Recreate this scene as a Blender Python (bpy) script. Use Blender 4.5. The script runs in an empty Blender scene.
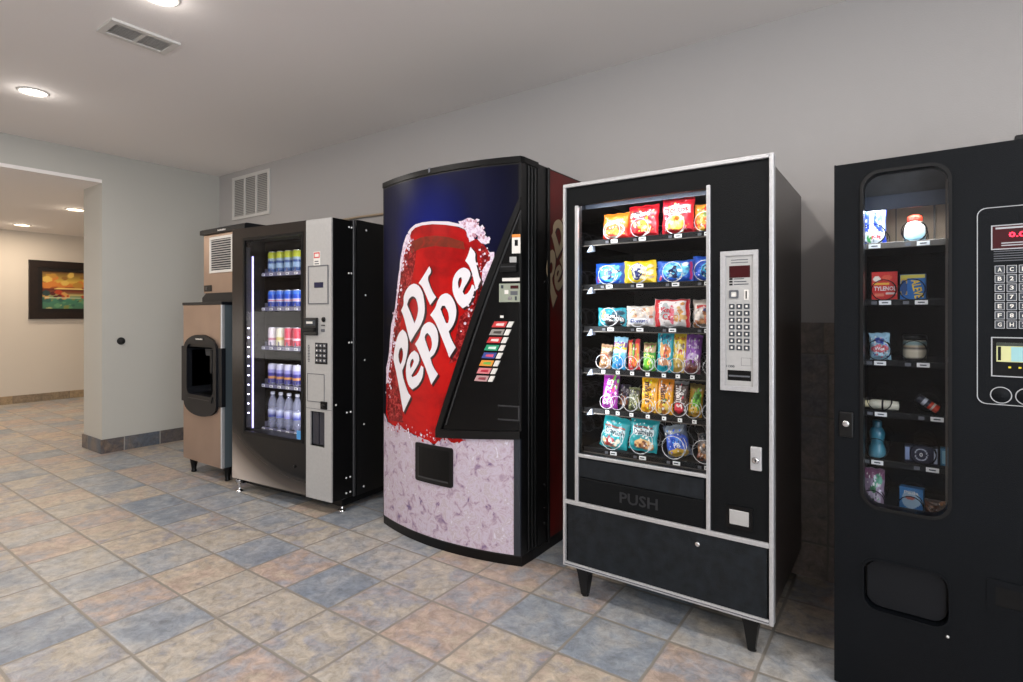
import bpy, bmesh, math, random
from mathutils import Vector, Matrix
from mathutils.geometry import tessellate_polygon

SC = bpy.context.scene
COL = SC.collection
PI = math.pi

# ------------------------------------------------------------------ colour helper
def lin(c):
    def f(x):
        x = x / 255.0
        return x / 12.92 if x <= 0.04045 else ((x + 0.055) / 1.055) ** 2.4
    return (f(c[0]), f(c[1]), f(c[2]), 1.0)

# ------------------------------------------------------------------ camera
F_PX, CX, HORIZON, CAM_H, YAW = 552.0, 511.5, 314.5, 1.25, 35.2
cam_data = bpy.data.cameras.new('camera')
cam_data.sensor_fit = 'HORIZONTAL'
cam_data.sensor_width = 36.0
cam_data.lens = 36.0 * F_PX / 1023.0
cam_data.shift_y = -(341.0 - HORIZON) / 1023.0
cam_data.clip_start = 0.05
cam = bpy.data.objects.new('camera', cam_data)
cam.location = (0, 0, CAM_H)
cam.rotation_euler = (PI / 2, 0, math.radians(YAW))
COL.objects.link(cam)
SC.camera = cam

# ------------------------------------------------------------------ world, exposure, added fill lights
world = bpy.data.worlds.new('world')
SC.world = world
world.use_nodes = True
world.node_tree.nodes['Background'].inputs[0].default_value = (0.80, 0.88, 1.0, 1)
world.node_tree.nodes['Background'].inputs[1].default_value = 0.9
SC.view_settings.view_transform = 'Standard'
SC.view_settings.look = 'None'
SC.view_settings.gamma = 1.0
SC.view_settings.use_curve_mapping = False
SC.view_settings.exposure = 0.0
SC.cycles.use_denoising = True
SC.cycles.max_bounces = 10
SC.cycles.diffuse_bounces = 6
SC.cycles.transparent_max_bounces = 12
SC.cycles.caustics_reflective = False
SC.cycles.caustics_refractive = False
SC.cycles.sample_clamp_indirect = 6.0

def area_light(name, loc, rot, sx, sy, power, color=(1, 1, 1), shape='RECTANGLE', spread=PI):
    d = bpy.data.lights.new(name, 'AREA')
    d.shape = shape
    d.size = sx
    d.size_y = sy
    d.energy = power
    d.color = color
    d.spread = spread
    o = bpy.data.objects.new(name, d)
    o.location = loc
    o.rotation_euler = rot
    COL.objects.link(o)
    return o

DAY_FILL_POWER = 205.0
LAMP_POWER = 16.0
FAR_POWER = 15.0
HALL_FILL_POWER = 45.0
LAMP_COLOR = (1.0, 0.94, 0.88)
FAR_COLOR = (1.0, 0.84, 0.66)
# fill light at an unseen window added on the right, tilted up for the ceiling
area_light('daylight_fill', (2.50, -1.5, 1.40), (PI / 2 + math.radians(32), 0, PI / 2), 3.8, 1.8, DAY_FILL_POWER, (0.88, 0.94, 1.0))

# fill light added at the near end of the hall to brighten its ceiling
area_light('hall_fill', (-8.2, -2.5, 1.2), (PI / 2 + math.radians(25), 0, 0), 3.0, 1.6, HALL_FILL_POWER, (1.0, 0.95, 0.88))

# ------------------------------------------------------------------ materials
def mat(name, c, rough=0.5, metal=0.0, spec=0.5, emit=None, estr=0.0, coat=0.0, noise=None, bump=None):
    """plain surface; noise=(scale, amount) mottles the colour, bump=(scale, strength)"""
    m = bpy.data.materials.new(name)
    m.use_nodes = True
    nt = m.node_tree
    b = nt.nodes['Principled BSDF']
    col = lin(c)
    b.inputs['Base Color'].default_value = col
    b.inputs['Roughness'].default_value = rough
    b.inputs['Metallic'].default_value = metal
    b.inputs['Specular IOR Level'].default_value = spec
    b.inputs['Coat Weight'].default_value = coat
    if emit is not None:
        b.inputs['Emission Color'].default_value = lin(emit)
        b.inputs['Emission Strength'].default_value = estr
    if noise or bump:
        geo = nt.nodes.new('ShaderNodeTexCoord')
    if noise:
        n = nt.nodes.new('ShaderNodeTexNoise')
        n.inputs['Scale'].default_value = noise[0]
        n.inputs['Detail'].default_value = 6
        nt.links.new(geo.outputs['Object'], n.inputs['Vector'])
        r = nt.nodes.new('ShaderNodeValToRGB')
        k = noise[1]
        r.color_ramp.elements[0].position = 0.3
        r.color_ramp.elements[1].position = 0.7
        r.color_ramp.elements[0].color = tuple(max(0, x * (1 - k)) for x in col[:3]) + (1,)
        r.color_ramp.elements[1].color = tuple(min(1, x * (1 + k)) for x in col[:3]) + (1,)
        nt.links.new(n.outputs['Fac'], r.inputs['Fac'])
        nt.links.new(r.outputs['Color'], b.inputs['Base Color'])
    if bump:
        n2 = nt.nodes.new('ShaderNodeTexNoise')
        n2.inputs['Scale'].default_value = bump[0]
        n2.inputs['Detail'].default_value = 4
        nt.links.new(geo.outputs['Object'], n2.inputs['Vector'])
        bp = nt.nodes.new('ShaderNodeBump')
        bp.inputs['Strength'].default_value = bump[1]
        bp.inputs['Distance'].default_value = 0.005
        nt.links.new(n2.outputs['Fac'], bp.inputs['Height'])
        nt.links.new(bp.outputs['Normal'], b.inputs['Normal'])
    return m

def printed(name, rough=0.35, coat=0.3):
    """print whose colours are stored per point of the mesh"""
    m = bpy.data.materials.new(name)
    m.use_nodes = True
    nt = m.node_tree
    b = nt.nodes['Principled BSDF']
    a = nt.nodes.new('ShaderNodeAttribute')
    a.attribute_name = 'Col'
    nt.links.new(a.outputs['Color'], b.inputs['Base Color'])
    b.inputs['Roughness'].default_value = rough
    b.inputs['Coat Weight'].default_value = coat
    return m

def glass(name, tint=(1, 1, 1), refl=1.0):
    m = bpy.data.materials.new(name)
    m.use_nodes = True
    nt = m.node_tree
    nt.nodes.clear()
    out = nt.nodes.new('ShaderNodeOutputMaterial')
    t = nt.nodes.new('ShaderNodeBsdfTransparent')
    t.inputs[0].default_value = tuple(tint) + (1,)
    g = nt.nodes.new('ShaderNodeBsdfGlossy')
    g.inputs['Roughness'].default_value = 0.03
    lw = nt.nodes.new('ShaderNodeLayerWeight')      # the same from both faces of the pane
    lw.inputs['Blend'].default_value = 0.5
    pw = nt.nodes.new('ShaderNodeMath')
    pw.operation = 'POWER'
    pw.inputs[1].default_value = 5.0
    nt.links.new(lw.outputs['Facing'], pw.inputs[0])
    mu = nt.nodes.new('ShaderNodeMath')
    mu.operation = 'MULTIPLY_ADD'
    mu.inputs[1].default_value = 0.90 * refl
    mu.inputs[2].default_value = 0.035 * refl
    mx = nt.nodes.new('ShaderNodeMixShader')
    nt.links.new(pw.outputs[0], mu.inputs[0])
    nt.links.new(mu.outputs[0], mx.inputs[0])
    nt.links.new(t.outputs[0], mx.inputs[1])
    nt.links.new(g.outputs[0], mx.inputs[2])
    nt.links.new(mx.outputs[0], out.inputs[0])
    return m

def slate(name, tx, ty, ox, oy, axes, palette, grout, gw=0.012, gain=1.0, rough=0.42, row_shift=0.0, seed=0.0):
    """slate-look tiles on a tx by ty grid over two of the object's axes"""
    m = bpy.data.materials.new(name)
    m.use_nodes = True
    nt = m.node_tree
    N, L = nt.nodes, nt.links
    b = N['Principled BSDF']
    tc = N.new('ShaderNodeTexCoord')
    sep = N.new('ShaderNodeSeparateXYZ')
    L.new(tc.outputs['Object'], sep.inputs[0])
    wob = N.new('ShaderNodeTexNoise')
    wob.inputs['Scale'].default_value = 14
    wob.inputs['Detail'].default_value = 3
    L.new(tc.outputs['Object'], wob.inputs['Vector'])
    def math_(op, a, b_=None, c_=None):
        n = N.new('ShaderNodeMath')
        n.operation = op
        for i, v in enumerate((a, b_, c_)):
            if v is None: continue
            if isinstance(v, (int, float)): n.inputs[i].default_value = v
            else: L.new(v, n.inputs[i])
        return n.outputs[0]
    uu = math_('DIVIDE', math_('SUBTRACT', sep.outputs[axes[0]], ox), tx)
    vv = math_('DIVIDE', math_('SUBTRACT', sep.outputs[axes[1]], oy), ty)
    w = math_('MULTIPLY', math_('SUBTRACT', wob.outputs['Fac'], 0.5), 0.022)
    uu = math_('ADD', uu, w)
    vv = math_('ADD', vv, w)
    cu, cv = math_('FLOOR', uu), math_('FLOOR', vv)
    fu, fv = math_('FRACT', uu), math_('FRACT', vv)
    du = math_('MULTIPLY', math_('MINIMUM', fu, math_('SUBTRACT', 1.0, fu)), tx)
    dv = math_('MULTIPLY', math_('MINIMUM', fv, math_('SUBTRACT', 1.0, fv)), ty)
    d = math_('MINIMUM', du, dv)
    comb = N.new('ShaderNodeCombineXYZ')
    L.new(cu, comb.inputs[0])
    L.new(cv, comb.inputs[1])
    comb.inputs[2].default_value = seed
    wn = N.new('ShaderNodeTexWhiteNoise')
    wn.noise_dimensions = '3D'
    L.new(comb.outputs[0], wn.inputs['Vector'])
    # each tile cut from another place of the stone
    sc = N.new('ShaderNodeVectorMath')
    sc.operation = 'MULTIPLY_ADD'
    L.new(wn.outputs['Color'], sc.inputs[0])
    sc.inputs[1].default_value = (37, 41, 29)
    L.new(tc.outputs['Object'], sc.inputs[2])
    n1 = N.new('ShaderNodeTexNoise')
    n1.inputs['Scale'].default_value = 6.5
    n1.inputs['Detail'].default_value = 8
    n1.inputs['Roughness'].default_value = 0.62
    n1.inputs['Distortion'].default_value = 0.4
    L.new(sc.outputs[0], n1.inputs['Vector'])
    n2 = N.new('ShaderNodeTexNoise')
    n2.inputs['Scale'].default_value = 20
    n2.inputs['Detail'].default_value = 10
    n2.inputs['Roughness'].default_value = 0.78
    n2.inputs['Distortion'].default_value = 0.5
    L.new(sc.outputs[0], n2.inputs['Vector'])
    mixv = math_('ADD', math_('MULTIPLY', wn.outputs['Value'], 0.74), math_('MULTIPLY', math_('SUBTRACT', n1.outputs['Fac'], 0.30), 0.75))
    r = N.new('ShaderNodeValToRGB')
    cr = r.color_ramp
    while len(cr.elements) < len(palette):
        cr.elements.new(0.5)
    for e, (p, c) in zip(cr.elements, palette):
        e.position = p
        e.color = lin(c)
    L.new(mixv, r.inputs['Fac'])
    val = math_('MULTIPLY_ADD', n2.outputs['Fac'], 2.4, -0.18)
    hs = N.new('ShaderNodeVectorMath')
    hs.operation = 'SCALE'
    L.new(r.outputs['Color'], hs.inputs[0])
    L.new(math_('MULTIPLY', val, gain), hs.inputs['Scale'])
    mask = N.new('ShaderNodeMapRange')
    mask.inputs['From Min'].default_value = gw * 0.35
    mask.inputs['From Max'].default_value = gw * 0.65
    L.new(d, mask.inputs['Value'])
    mx = N.new('ShaderNodeMix')
    mx.data_type = 'RGBA'
    mx.inputs['A'].default_value = lin(grout)
    L.new(mask.outputs[0], mx.inputs['Factor'])
    L.new(hs.outputs[0], mx.inputs['B'])
    L.new(mx.outputs['Result'], b.inputs['Base Color'])
    b.inputs['Roughness'].default_value = rough
    rr = math_('MULTIPLY_ADD', n2.outputs['Fac'], 0.35, rough - 0.17)
    L.new(rr, b.inputs['Roughness'])
    bp = N.new('ShaderNodeBump')
    bp.inputs['Strength'].default_value = 0.45
    bp.inputs['Distance'].default_value = 0.006
    edge = N.new('ShaderNodeMapRange')
    edge.inputs['From Min'].default_value = gw * 0.2
    edge.inputs['From Max'].default_value = gw * 1.1
    L.new(d, edge.inputs['Value'])
    L.new(math_('ADD', math_('MULTIPLY', edge.outputs[0], 0.6), math_('MULTIPLY', n2.outputs['Fac'], 0.5)), bp.inputs['Height'])
    L.new(bp.outputs['Normal'], b.inputs['Normal'])
    return m

FLOOR_PAL = [(0.08, (118, 127, 139)), (0.24, (142, 147, 154)), (0.38, (164, 161, 157)), (0.50, (170, 161, 148)),
             (0.60, (145, 146, 152)), (0.72, (170, 151, 139)), (0.84, (176, 164, 148)), (0.95, (138, 136, 144)), (1.0, (160, 140, 130))]
BASE_PAL = [(0.15, (84, 90, 100)), (0.35, (118, 106, 96)), (0.5, (84, 80, 82)), (0.65, (134, 112, 92)), (0.8, (92, 96, 108)), (1.0, (108, 90, 78))]
WARM_PAL = [(0.1, (140, 124, 102)), (0.4, (156, 134, 104)), (0.7, (126, 112, 94)), (1.0, (150, 130, 106))]
DARK_PAL = [(0.1, (120, 114, 112)), (0.4, (140, 126, 114)), (0.7, (110, 106, 110)), (1.0, (146, 130, 112))]

M = {}
M['floor'] = slate('slate_floor', 0.315, 0.305, -0.097, -0.062, (0, 1), FLOOR_PAL, (136, 130, 122), 0.012, 1.0, 0.40)
M['wall'] = mat('wall_paint', (182, 178, 176), 0.75, bump=(160, 0.12))
M['wall_cast'] = mat('wall_paint_light_cast', (186, 184, 177), 0.75, bump=(160, 0.12))  # wall paint with a greenish cast of mixed lighting put into its colour
M['ceiling'] = mat('ceiling_paint', (238, 233, 230), 0.85, bump=(120, 0.15))
M['far_wall'] = mat('far_wall_paint', (205, 196, 184), 0.8, bump=(140, 0.12))
M['base_left'] = slate('slate_base_left', 0.30, 0.40, 0.30, -0.2, (1, 2), BASE_PAL, (150, 146, 140), 0.009, 0.95, 0.5, seed=3.0)
M['base_end'] = slate('slate_base_end', 0.33, 0.40, 0.10, -0.2, (0, 2), BASE_PAL, (120, 112, 104), 0.009, 1.0, 0.5, seed=7.0)
M['base_far'] = slate('slate_base_far', 0.32, 0.40, 0.05, -0.2, (1, 2), WARM_PAL, (120, 108, 92), 0.010, 1.0, 0.5, seed=5.0)
M['wainscot'] = slate('slate_wainscot', 0.42, 0.30, -0.70, -0.135, (0, 2), DARK_PAL, (112, 106, 100), 0.008, 0.95, 0.45, seed=9.0)
M['wain_cap'] = slate('slate_wainscot_cap', 0.20, 0.40, -0.30, 0.95, (0, 2), DARK_PAL, (112, 106, 100), 0.008, 0.9, 0.45, seed=11.0)
M['white_metal'] = mat('white_enamel', (214, 211, 206), 0.5)
M['vent_dark'] = mat('vent_shadow_grey', (150, 148, 146), 0.7)
M['duct'] = mat('duct_dark', (40, 40, 42), 0.8)
M['lamp'] = mat('lamp_lens', (255, 250, 240), 0.4, emit=(255, 238, 214), estr=14.0)
M['lamp_far'] = mat('lamp_lens_warm', (255, 245, 225), 0.4, emit=(255, 226, 180), estr=9.0)
M['black'] = mat('black_enamel', (12, 12, 13), 0.32, spec=0.35, noise=(8, 0.15))
M['black_rough'] = mat('black_textured_enamel', (11, 13, 15), 0.5, spec=0.14, bump=(420, 0.3), noise=(5, 0.18))
M['black_navy'] = mat('dark_vinyl_front', (19, 24, 29), 0.45, spec=0.3, bump=(300, 0.25), noise=(22, 0.55))
M['black_deep'] = mat('black_plastic', (6, 6, 7), 0.35, spec=0.25)
M['black_matte'] = mat('black_matte', (10, 10, 11), 0.8)
M['interior'] = mat('cavity_black', (8, 8, 9), 0.55, spec=0.25)
M['interior_gloss'] = mat('cavity_mirror_sheet', (104, 106, 112), 0.10, metal=1.0)
M['alu'] = mat('brushed_aluminium', (196, 196, 198), 0.38, 0.55, noise=(90, 0.06))
M['silver_panel'] = mat('silver_panel', (178, 177, 176), 0.45, 0.25, noise=(60, 0.04))
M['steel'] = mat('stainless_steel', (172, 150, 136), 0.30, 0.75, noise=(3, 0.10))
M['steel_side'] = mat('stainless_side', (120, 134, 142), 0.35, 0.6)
M['chrome'] = mat('chrome', (220, 220, 222), 0.15, 1.0)
M['screw'] = mat('zinc_screw', (225, 225, 225), 0.4, 0.3)
M['coil'] = mat('coil_wire', (214, 214, 216), 0.4, 0.3)
M['coil_black'] = mat('coil_wire_black', (7, 7, 8), 0.5, spec=0.15)
M['tray'] = mat('tray_black', (9, 9, 10), 0.55, spec=0.2)
M['tray_metal'] = mat('tray_metal', (92, 86, 80), 0.45, 0.4)
M['tag'] = mat('price_tag_white', (232, 232, 230), 0.5)
M['paper'] = mat('sticker_white', (226, 222, 216), 0.55)
M['glass'] = glass('window_glass', (0.98, 0.985, 0.99), 0.5)
M['glass_bev'] = glass('cooler_glass', (0.96, 0.96, 0.98), 0.40)
M['glass_dim'] = glass('smoked_glass', (0.90, 0.91, 0.93), 0.35)
M['print'] = printed('printed_film')
M['print_matte'] = printed('printed_card', 0.5, 0.0)
M['red_display'] = mat('red_display', (58, 8, 14), 0.3, spec=0.3)
M['red_led'] = mat('red_led_digits', (255, 40, 60), 0.4, emit=(255, 40, 70), estr=3.0)
M['navy_display'] = mat('blue_display', (22, 24, 60), 0.25)
M['key'] = mat('grey_key', (88, 90, 96), 0.45)
M['key_dark'] = mat('dark_key', (46, 52, 60), 0.45)
M['tube'] = mat('lit_tube', (255, 255, 255), 0.4, emit=(240, 246, 255), estr=9.0)
M['led'] = mat('led_strip', (240, 240, 255), 0.4, emit=(176, 168, 255), estr=1.7)
M['led_dot'] = mat('led_reflection_dots', (255, 255, 255), 0.4, emit=(225, 220, 255), estr=9.0)
M['diffuser'] = mat('lamp_shade_slate', (70, 78, 92), 0.35)
M['beige'] = mat('beige_backplate', (160, 140, 118), 0.55)
M['rubber'] = mat('rubber', (14, 14, 14), 0.7)
M['clear'] = glass('clear_plastic', (0.72, 0.78, 0.90), 1.4)

# ------------------------------------------------------------------ mesh builder
PENDING = []      # meshes whose materials are attached once every material exists
class MB:
    def __init__(s):
        s.v, s.f, s.m, s.sm, s.c, s.mats = [], [], [], [], [], []
    def mi(s, m):
        if m not in s.mats: s.mats.append(m)
        return s.mats.index(m)
    def add(s, verts, faces, m, smooth=False, cols=None):
        o = len(s.v)
        k = s.mi(m)
        s.v += [tuple(p) for p in verts]
        if cols is None: s.c += [(1, 1, 1, 1)] * len(verts)
        elif isinstance(cols, tuple): s.c += [cols] * len(verts)
        else: s.c += list(cols)
        for fc in faces:
            s.f.append([i + o for i in fc])
            s.m.append(k)
            s.sm.append(smooth)
        return s
    def box(s, lo, hi, m, bev=0.0, seg=2, cols=None):
        (x0, y0, z0), (x1, y1, z1) = lo, hi
        if bev <= 0:
            vs = [(x0, y0, z0), (x1, y0, z0), (x1, y1, z0), (x0, y1, z0), (x0, y0, z1), (x1, y0, z1), (x1, y1, z1), (x0, y1, z1)]
            return s.add(vs, [(3, 2, 1, 0), (4, 5, 6, 7), (0, 1, 5, 4), (1, 2, 6, 5), (2, 3, 7, 6), (3, 0, 4, 7)], m, cols=cols)
        bm = bmesh.new()
        bmesh.ops.create_cube(bm, size=1.0)
        for v in bm.verts:
            v.co = ((x0 + x1) / 2 + v.co.x * (x1 - x0), (y0 + y1) / 2 + v.co.y * (y1 - y0), (z0 + z1) / 2 + v.co.z * (z1 - z0))
        bmesh.ops.bevel(bm, geom=bm.edges[:], offset=bev, segments=seg, affect='EDGES', profile=0.5)
        return s.bm(bm, m, cols=cols)
    def bm(s, bm, m, smooth=False, cols=None):
        bm.verts.index_update()
        s.add([v.co.copy() for v in bm.verts], [[v.index for v in f.verts] for f in bm.faces], m, smooth, cols)
        bm.free()
        return s
    def ring_sweep(s, rings, m, smooth=True, cap=True, cols=None, closed=True):
        n = len(rings[0])
        vs = [p for r in rings for p in r]
        fs = []
        for i in range(len(rings) - 1):
            for j in range(n if closed else n - 1):
                k = (j + 1) % n
                fs.append((i * n + j, i * n + k, (i + 1) * n + k, (i + 1) * n + j))
        s.add(vs, fs, m, smooth, cols)
        if cap:
            c0 = cols if (cols is None or isinstance(cols, tuple)) else cols[0]
            c1 = cols if (cols is None or isinstance(cols, tuple)) else cols[-1]
            s.add(rings[0], [list(range(n))[::-1]], m, False, c0)
            s.add(rings[-1], [list(range(n))], m, False, c1)
        return s
    def cyl(s, p0, p1, r0, r1, m, n=16, cap=True, smooth=True, cols=None):
        p0, p1 = Vector(p0), Vector(p1)
        q = (p1 - p0).to_track_quat('Z', 'Y')
        rings = [[p + q @ Vector((r * math.cos(2 * PI * i / n), r * math.sin(2 * PI * i / n), 0)) for i in range(n)] for p, r in ((p0, r0), (p1, r1))]
        return s.ring_sweep(rings, m, smooth, cap, cols)
    def tube(s, pts, r, m, n=6, cols=None):
        pts = [Vector(p) for p in pts]
        rings = []
        up = Vector((0.13, 0.21, 0.97)).normalized()
        for i, p in enumerate(pts):
            t = (pts[min(i + 1, len(pts) - 1)] - pts[max(i - 1, 0)]).normalized()
            a = t.cross(up)
            if a.length < 1e-3: a = t.cross(Vector((1, 0, 0)))
            a.normalize()
            b = t.cross(a)
            rings.append([p + a * r * math.cos(2 * PI * j / n) + b * r * math.sin(2 * PI * j / n) for j in range(n)])
        return s.ring_sweep(rings, m, True, True, cols)
    def lathe(s, prof, center, m, n=24, axis='z', cols=None, cap=True):
        cx, cy, cz = center
        rings = []
        for r, h in prof:
            ring = []
            for i in range(n):
                a = 2 * PI * i / n
                if axis == 'z': ring.append((cx + r * math.cos(a), cy + r * math.sin(a), cz + h))
                elif axis == 'y': ring.append((cx + r * math.cos(a), cy + h, cz - r * math.sin(a)))
                else: ring.append((cx + h, cy + r * math.cos(a), cz + r * math.sin(a)))
            rings.append(ring)
        cc = None
        if cols is not None and not isinstance(cols, tuple): cc = [c for c in cols for _ in range(n)]
        elif cols is not None: cc = cols
        return s.ring_sweep(rings, m, True, cap, cc)
    def prism(s, loops, d0, d1, m, plane='xz', cols=None):
        """outline (with holes) in a plane, given thickness along the third axis"""
        def P(p, d):
            if plane == 'xz': return (p[0], d, p[1])
            if plane == 'yz': return (d, p[0], p[1])
            return (p[0], p[1], d)
        if not isinstance(loops[0][0], (tuple, list)): loops = [loops]
        flat = [p for lp in loops for p in lp]
        n = len(flat)
        if len(loops) == 2 and len(loops[0]) == len(loops[1]):      # a frame: bridge outline and opening
            k = len(loops[0])
            tri = [(i, (i + 1) % k, k + (i + 1) % k, k + i) for i in range(k)]
        else:
            tri = tessellate_polygon([[Vector((p[0], p[1], 0)) for p in lp] for lp in loops])
        vs = [P(p, d0) for p in flat] + [P(p, d1) for p in flat]
        fs = [tuple(t) for t in tri] + [tuple(i + n for i in reversed(t)) for t in tri]
        o = 0
        for lp in loops:
            k = len(lp)
            for i in range(k):
                j = (i + 1) % k
                fs.append((o + i, o + j, n + o + j, n + o + i))
            o += k
        bm = bmesh.new()
        bv = [bm.verts.new(v) for v in vs]
        for f_ in fs:
            try: bm.faces.new([bv[i] for i in f_])
            except ValueError: pass
        bmesh.ops.recalc_face_normals(bm, faces=bm.faces[:])
        return s.bm(bm, m, cols=cols)
    def sheet(s, loops, surf, m, cuts=0.03, cols=None, place=None):
        """thin printed sheet: outline in (x,z) laid on the surface y = surf(x,z); place maps (x,y,z) further"""
        if not isinstance(loops[0][0], (tuple, list)): loops = [loops]
        tri = tessellate_polygon([[Vector((p[0], p[1], 0)) for p in lp] for lp in loops])
        flat = [p for lp in loops for p in lp]
        bm = bmesh.new()
        bv = [bm.verts.new((p[0], 0, p[1])) for p in flat]
        for t in tri:
            try: bm.faces.new([bv[i] for i in t])
            except ValueError: pass
        xs = [p[0] for p in flat]
        x = min(xs) + cuts
        while cuts > 0 and x < max(xs):
            bmesh.ops.bisect_plane(bm, geom=bm.verts[:] + bm.edges[:] + bm.faces[:], plane_co=(x, 0, 0), plane_no=(1, 0, 0))
            x += cuts
        for v in bm.verts:
            y = surf(v.co.x, v.co.z)
            v.co.y = y
        if place:
            for v in bm.verts: v.co = place(v.co)
        return s.bm(bm, m, cols=cols)
    def build(s, name, parent=None, loc=None):
        me = bpy.data.meshes.new(name)
        me.from_pydata(s.v, [], s.f)
        PENDING.append((me, list(s.mats)))
        me.polygons.foreach_set('material_index', s.m)
        me.polygons.foreach_set('use_smooth', s.sm)
        ca = me.color_attributes.new('Col', 'FLOAT_COLOR', 'POINT')
        ca.data.foreach_set('color', [x for c in s.c for x in c])
        me.update()
        o = bpy.data.objects.new(name, me)
        COL.objects.link(o)
        if parent is not None: o.parent = parent
        if loc is not None: o.location = loc
        return o

def tag(o, label=None, cat=None, group=None, kind=None):
    if label: o['label'] = label
    if cat: o['category'] = cat
    if group: o['group'] = group
    if kind: o['kind'] = kind
    return o

def empty(name, loc, rot=0.0):
    o = bpy.data.objects.new(name, None)
    o.location = loc
    o.rotation_euler = (0, 0, math.radians(rot))
    o.empty_display_size = 0.1
    COL.objects.link(o)
    return o

def struct(name, mb):
    return tag(mb.build(name), kind='structure')

def rrect(x0, x1, z0, z1, r, n=5):
    pts = []
    for cx, cz, a0 in ((x1 - r, z1 - r, 0), (x0 + r, z1 - r, 90), (x0 + r, z0 + r, 180), (x1 - r, z0 + r, 270)):
        for i in range(n + 1):
            a = math.radians(a0 + 90 * i / n)
            pts.append((cx + r * math.cos(a), cz + r * math.sin(a)))
    return pts

def rect(x0, x1, z0, z1):
    return [(x0, z0), (x1, z0), (x1, z1), (x0, z1)]

_TX = {}
def text_tris(body, bold=0.02):
    """outline of a word as flat triangles, centred, one unit high"""
    key = (body, bold)
    if key in _TX: return _TX[key]
    cu = bpy.data.curves.new('word', 'FONT')
    cu.body = body
    cu.size = 1.0
    cu.offset = bold
    cu.resolution_u = 2
    ob = bpy.data.objects.new('word', cu)
    COL.objects.link(ob)
    bpy.context.view_layer.update()
    ev = ob.evaluated_get(bpy.context.evaluated_depsgraph_get())
    me = ev.to_mesh()
    vs = [(v.co.x, v.co.y) for v in me.vertices]
    me.calc_loop_triangles()
    ts = [tuple(t.vertices) for t in me.loop_triangles]
    ev.to_mesh_clear()
    bpy.data.objects.remove(ob)
    bpy.data.curves.remove(cu)
    x0, x1 = min(v[0] for v in vs), max(v[0] for v in vs)
    z0, z1 = min(v[1] for v in vs), max(v[1] for v in vs)
    vs = [(v[0] - (x0 + x1) / 2, v[1] - (z0 + z1) / 2) for v in vs]
    _TX[key] = (vs, ts, x1 - x0, z1 - z0)
    return _TX[key]

def write(mb, body, cx, cz, w, h, surf, m, cols=None, rot=0.0, bold=0.02, shear=0.0):
    """letters w wide and h high, centred at (cx,cz), lying on y = surf(x,z)"""
    vs, ts, tw, th = text_tris(body, bold)
    ca, sa = math.cos(math.radians(rot)), math.sin(math.radians(rot))
    out = []
    for x, z in vs:
        x, z = x / tw * w + shear * z / th * h, z / th * h
        x, z = cx + x * ca - z * sa, cz + x * sa + z * ca
        out.append((x, surf(x, z), z))
    mb.add(out, ts, m, False, cols)

# ------------------------------------------------------------------ room shell
XL, YW, ZC = -5.86, 2.975, 2.70
XLB = -6.30            # back of the thick arch wall
XF, ZF = -10.16, 2.43  # far wall and lower ceiling of the hall beyond
XR, YB = 2.4, -3.6

struct('floor', MB().box((XF - 0.2, YB - 0.2, -0.1), (XR + 0.2, 4.8, 0.0), 'floor'))
struct('ceiling', MB().box((XLB, YB - 0.2, ZC), (XR + 0.2, YW + 0.2, ZC + 0.1), 'ceiling'))
struct('wall_back', MB().box((XL - 0.1, YW, 0), (XR + 0.2, YW + 0.15, ZC), 'wall'))
arch = [(YB, 0), (-1.6, 0), (-1.6, 2.46), (1.93, 2.46), (1.93, 0), (YW, 0), (YW, ZC), (YB, ZC)]
struct('wall_left', MB().prism(arch, XLB, XL, 'wall_cast', 'yz'))
struct('wall_right', MB().prism([rect(YB, YW, 0, ZC), rect(-3.45, 0.45, 0.48, 2.38)], XR, XR + 0.14, 'wall', 'yz'))
struct('wall_front', MB().box((XLB, YB - 0.12, 0), (XR, YB, ZC), 'wall'))
wf = MB()  # out-of-view window frame, added around the fill light
for y0 in (-3.45, -2.17, -0.87, 0.39):
    wf.box((XR + 0.02, y0, 0.48), (XR + 0.08, y0 + 0.06, 2.38), 'white_metal')
wf.box((XR + 0.02, -3.45, 0.48), (XR + 0.08, 0.45, 0.54), 'white_metal')
wf.box((XR + 0.02, -3.45, 2.32), (XR + 0.08, 0.45, 2.38), 'white_metal')
wfo = struct('added_window_1', wf)
# hall beyond the arch
struct('ceiling_hall', MB().box((XF - 0.1, -2.6, ZF), (XLB, 4.7, ZF + 0.1), 'ceiling').box((XLB, -1.6, ZF), (XL - 0.001, 1.93, ZF + 0.03), 'ceiling'))
struct('wall_far', MB().box((XF - 0.15, -2.6, 0), (XF, 4.7, ZF), 'far_wall'))
struct('wall_hall_end', MB().box((XF, 4.6, 0), (XLB, 4.75, ZF), 'far_wall'))
struct('wall_hall_near', MB().box((XF, -2.7, 0), (XLB, -2.55, ZF), 'far_wall'))
struct('wall_hall_side', MB().box((XLB - 0.01, YW, 0), (XLB + 0.1, 4.6, ZF), 'far_wall'))
# tiled skirting: along the left wall, round the end of the arch pier, along the far wall
struct('baseboard_left', MB().box((XL, 1.93 - 0.012, 0), (XL + 0.012, YW, 0.125), 'base_left', 0.002, 1))
struct('baseboard_pier', MB().box((XLB - 0.012, 1.93 - 0.012, 0), (XL + 0.0, 1.93, 0.125), 'base_end', 0.002, 1))
struct('baseboard_far', MB().box((XF, -2.5, 0), (XF + 0.014, 4.6, 0.11), 'base_far', 0.002, 1))
# dark tiled dado on the machine wall with a narrow cap course
struct('trim_1', MB().box((-1.4, YW - 0.010, 0), (XR, YW, 1.067), 'wainscot'))
struct('trim_2', MB().box((-1.4, YW - 0.012, 1.067), (XR, YW, 1.212), 'wain_cap', 0.002, 1))

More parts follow.
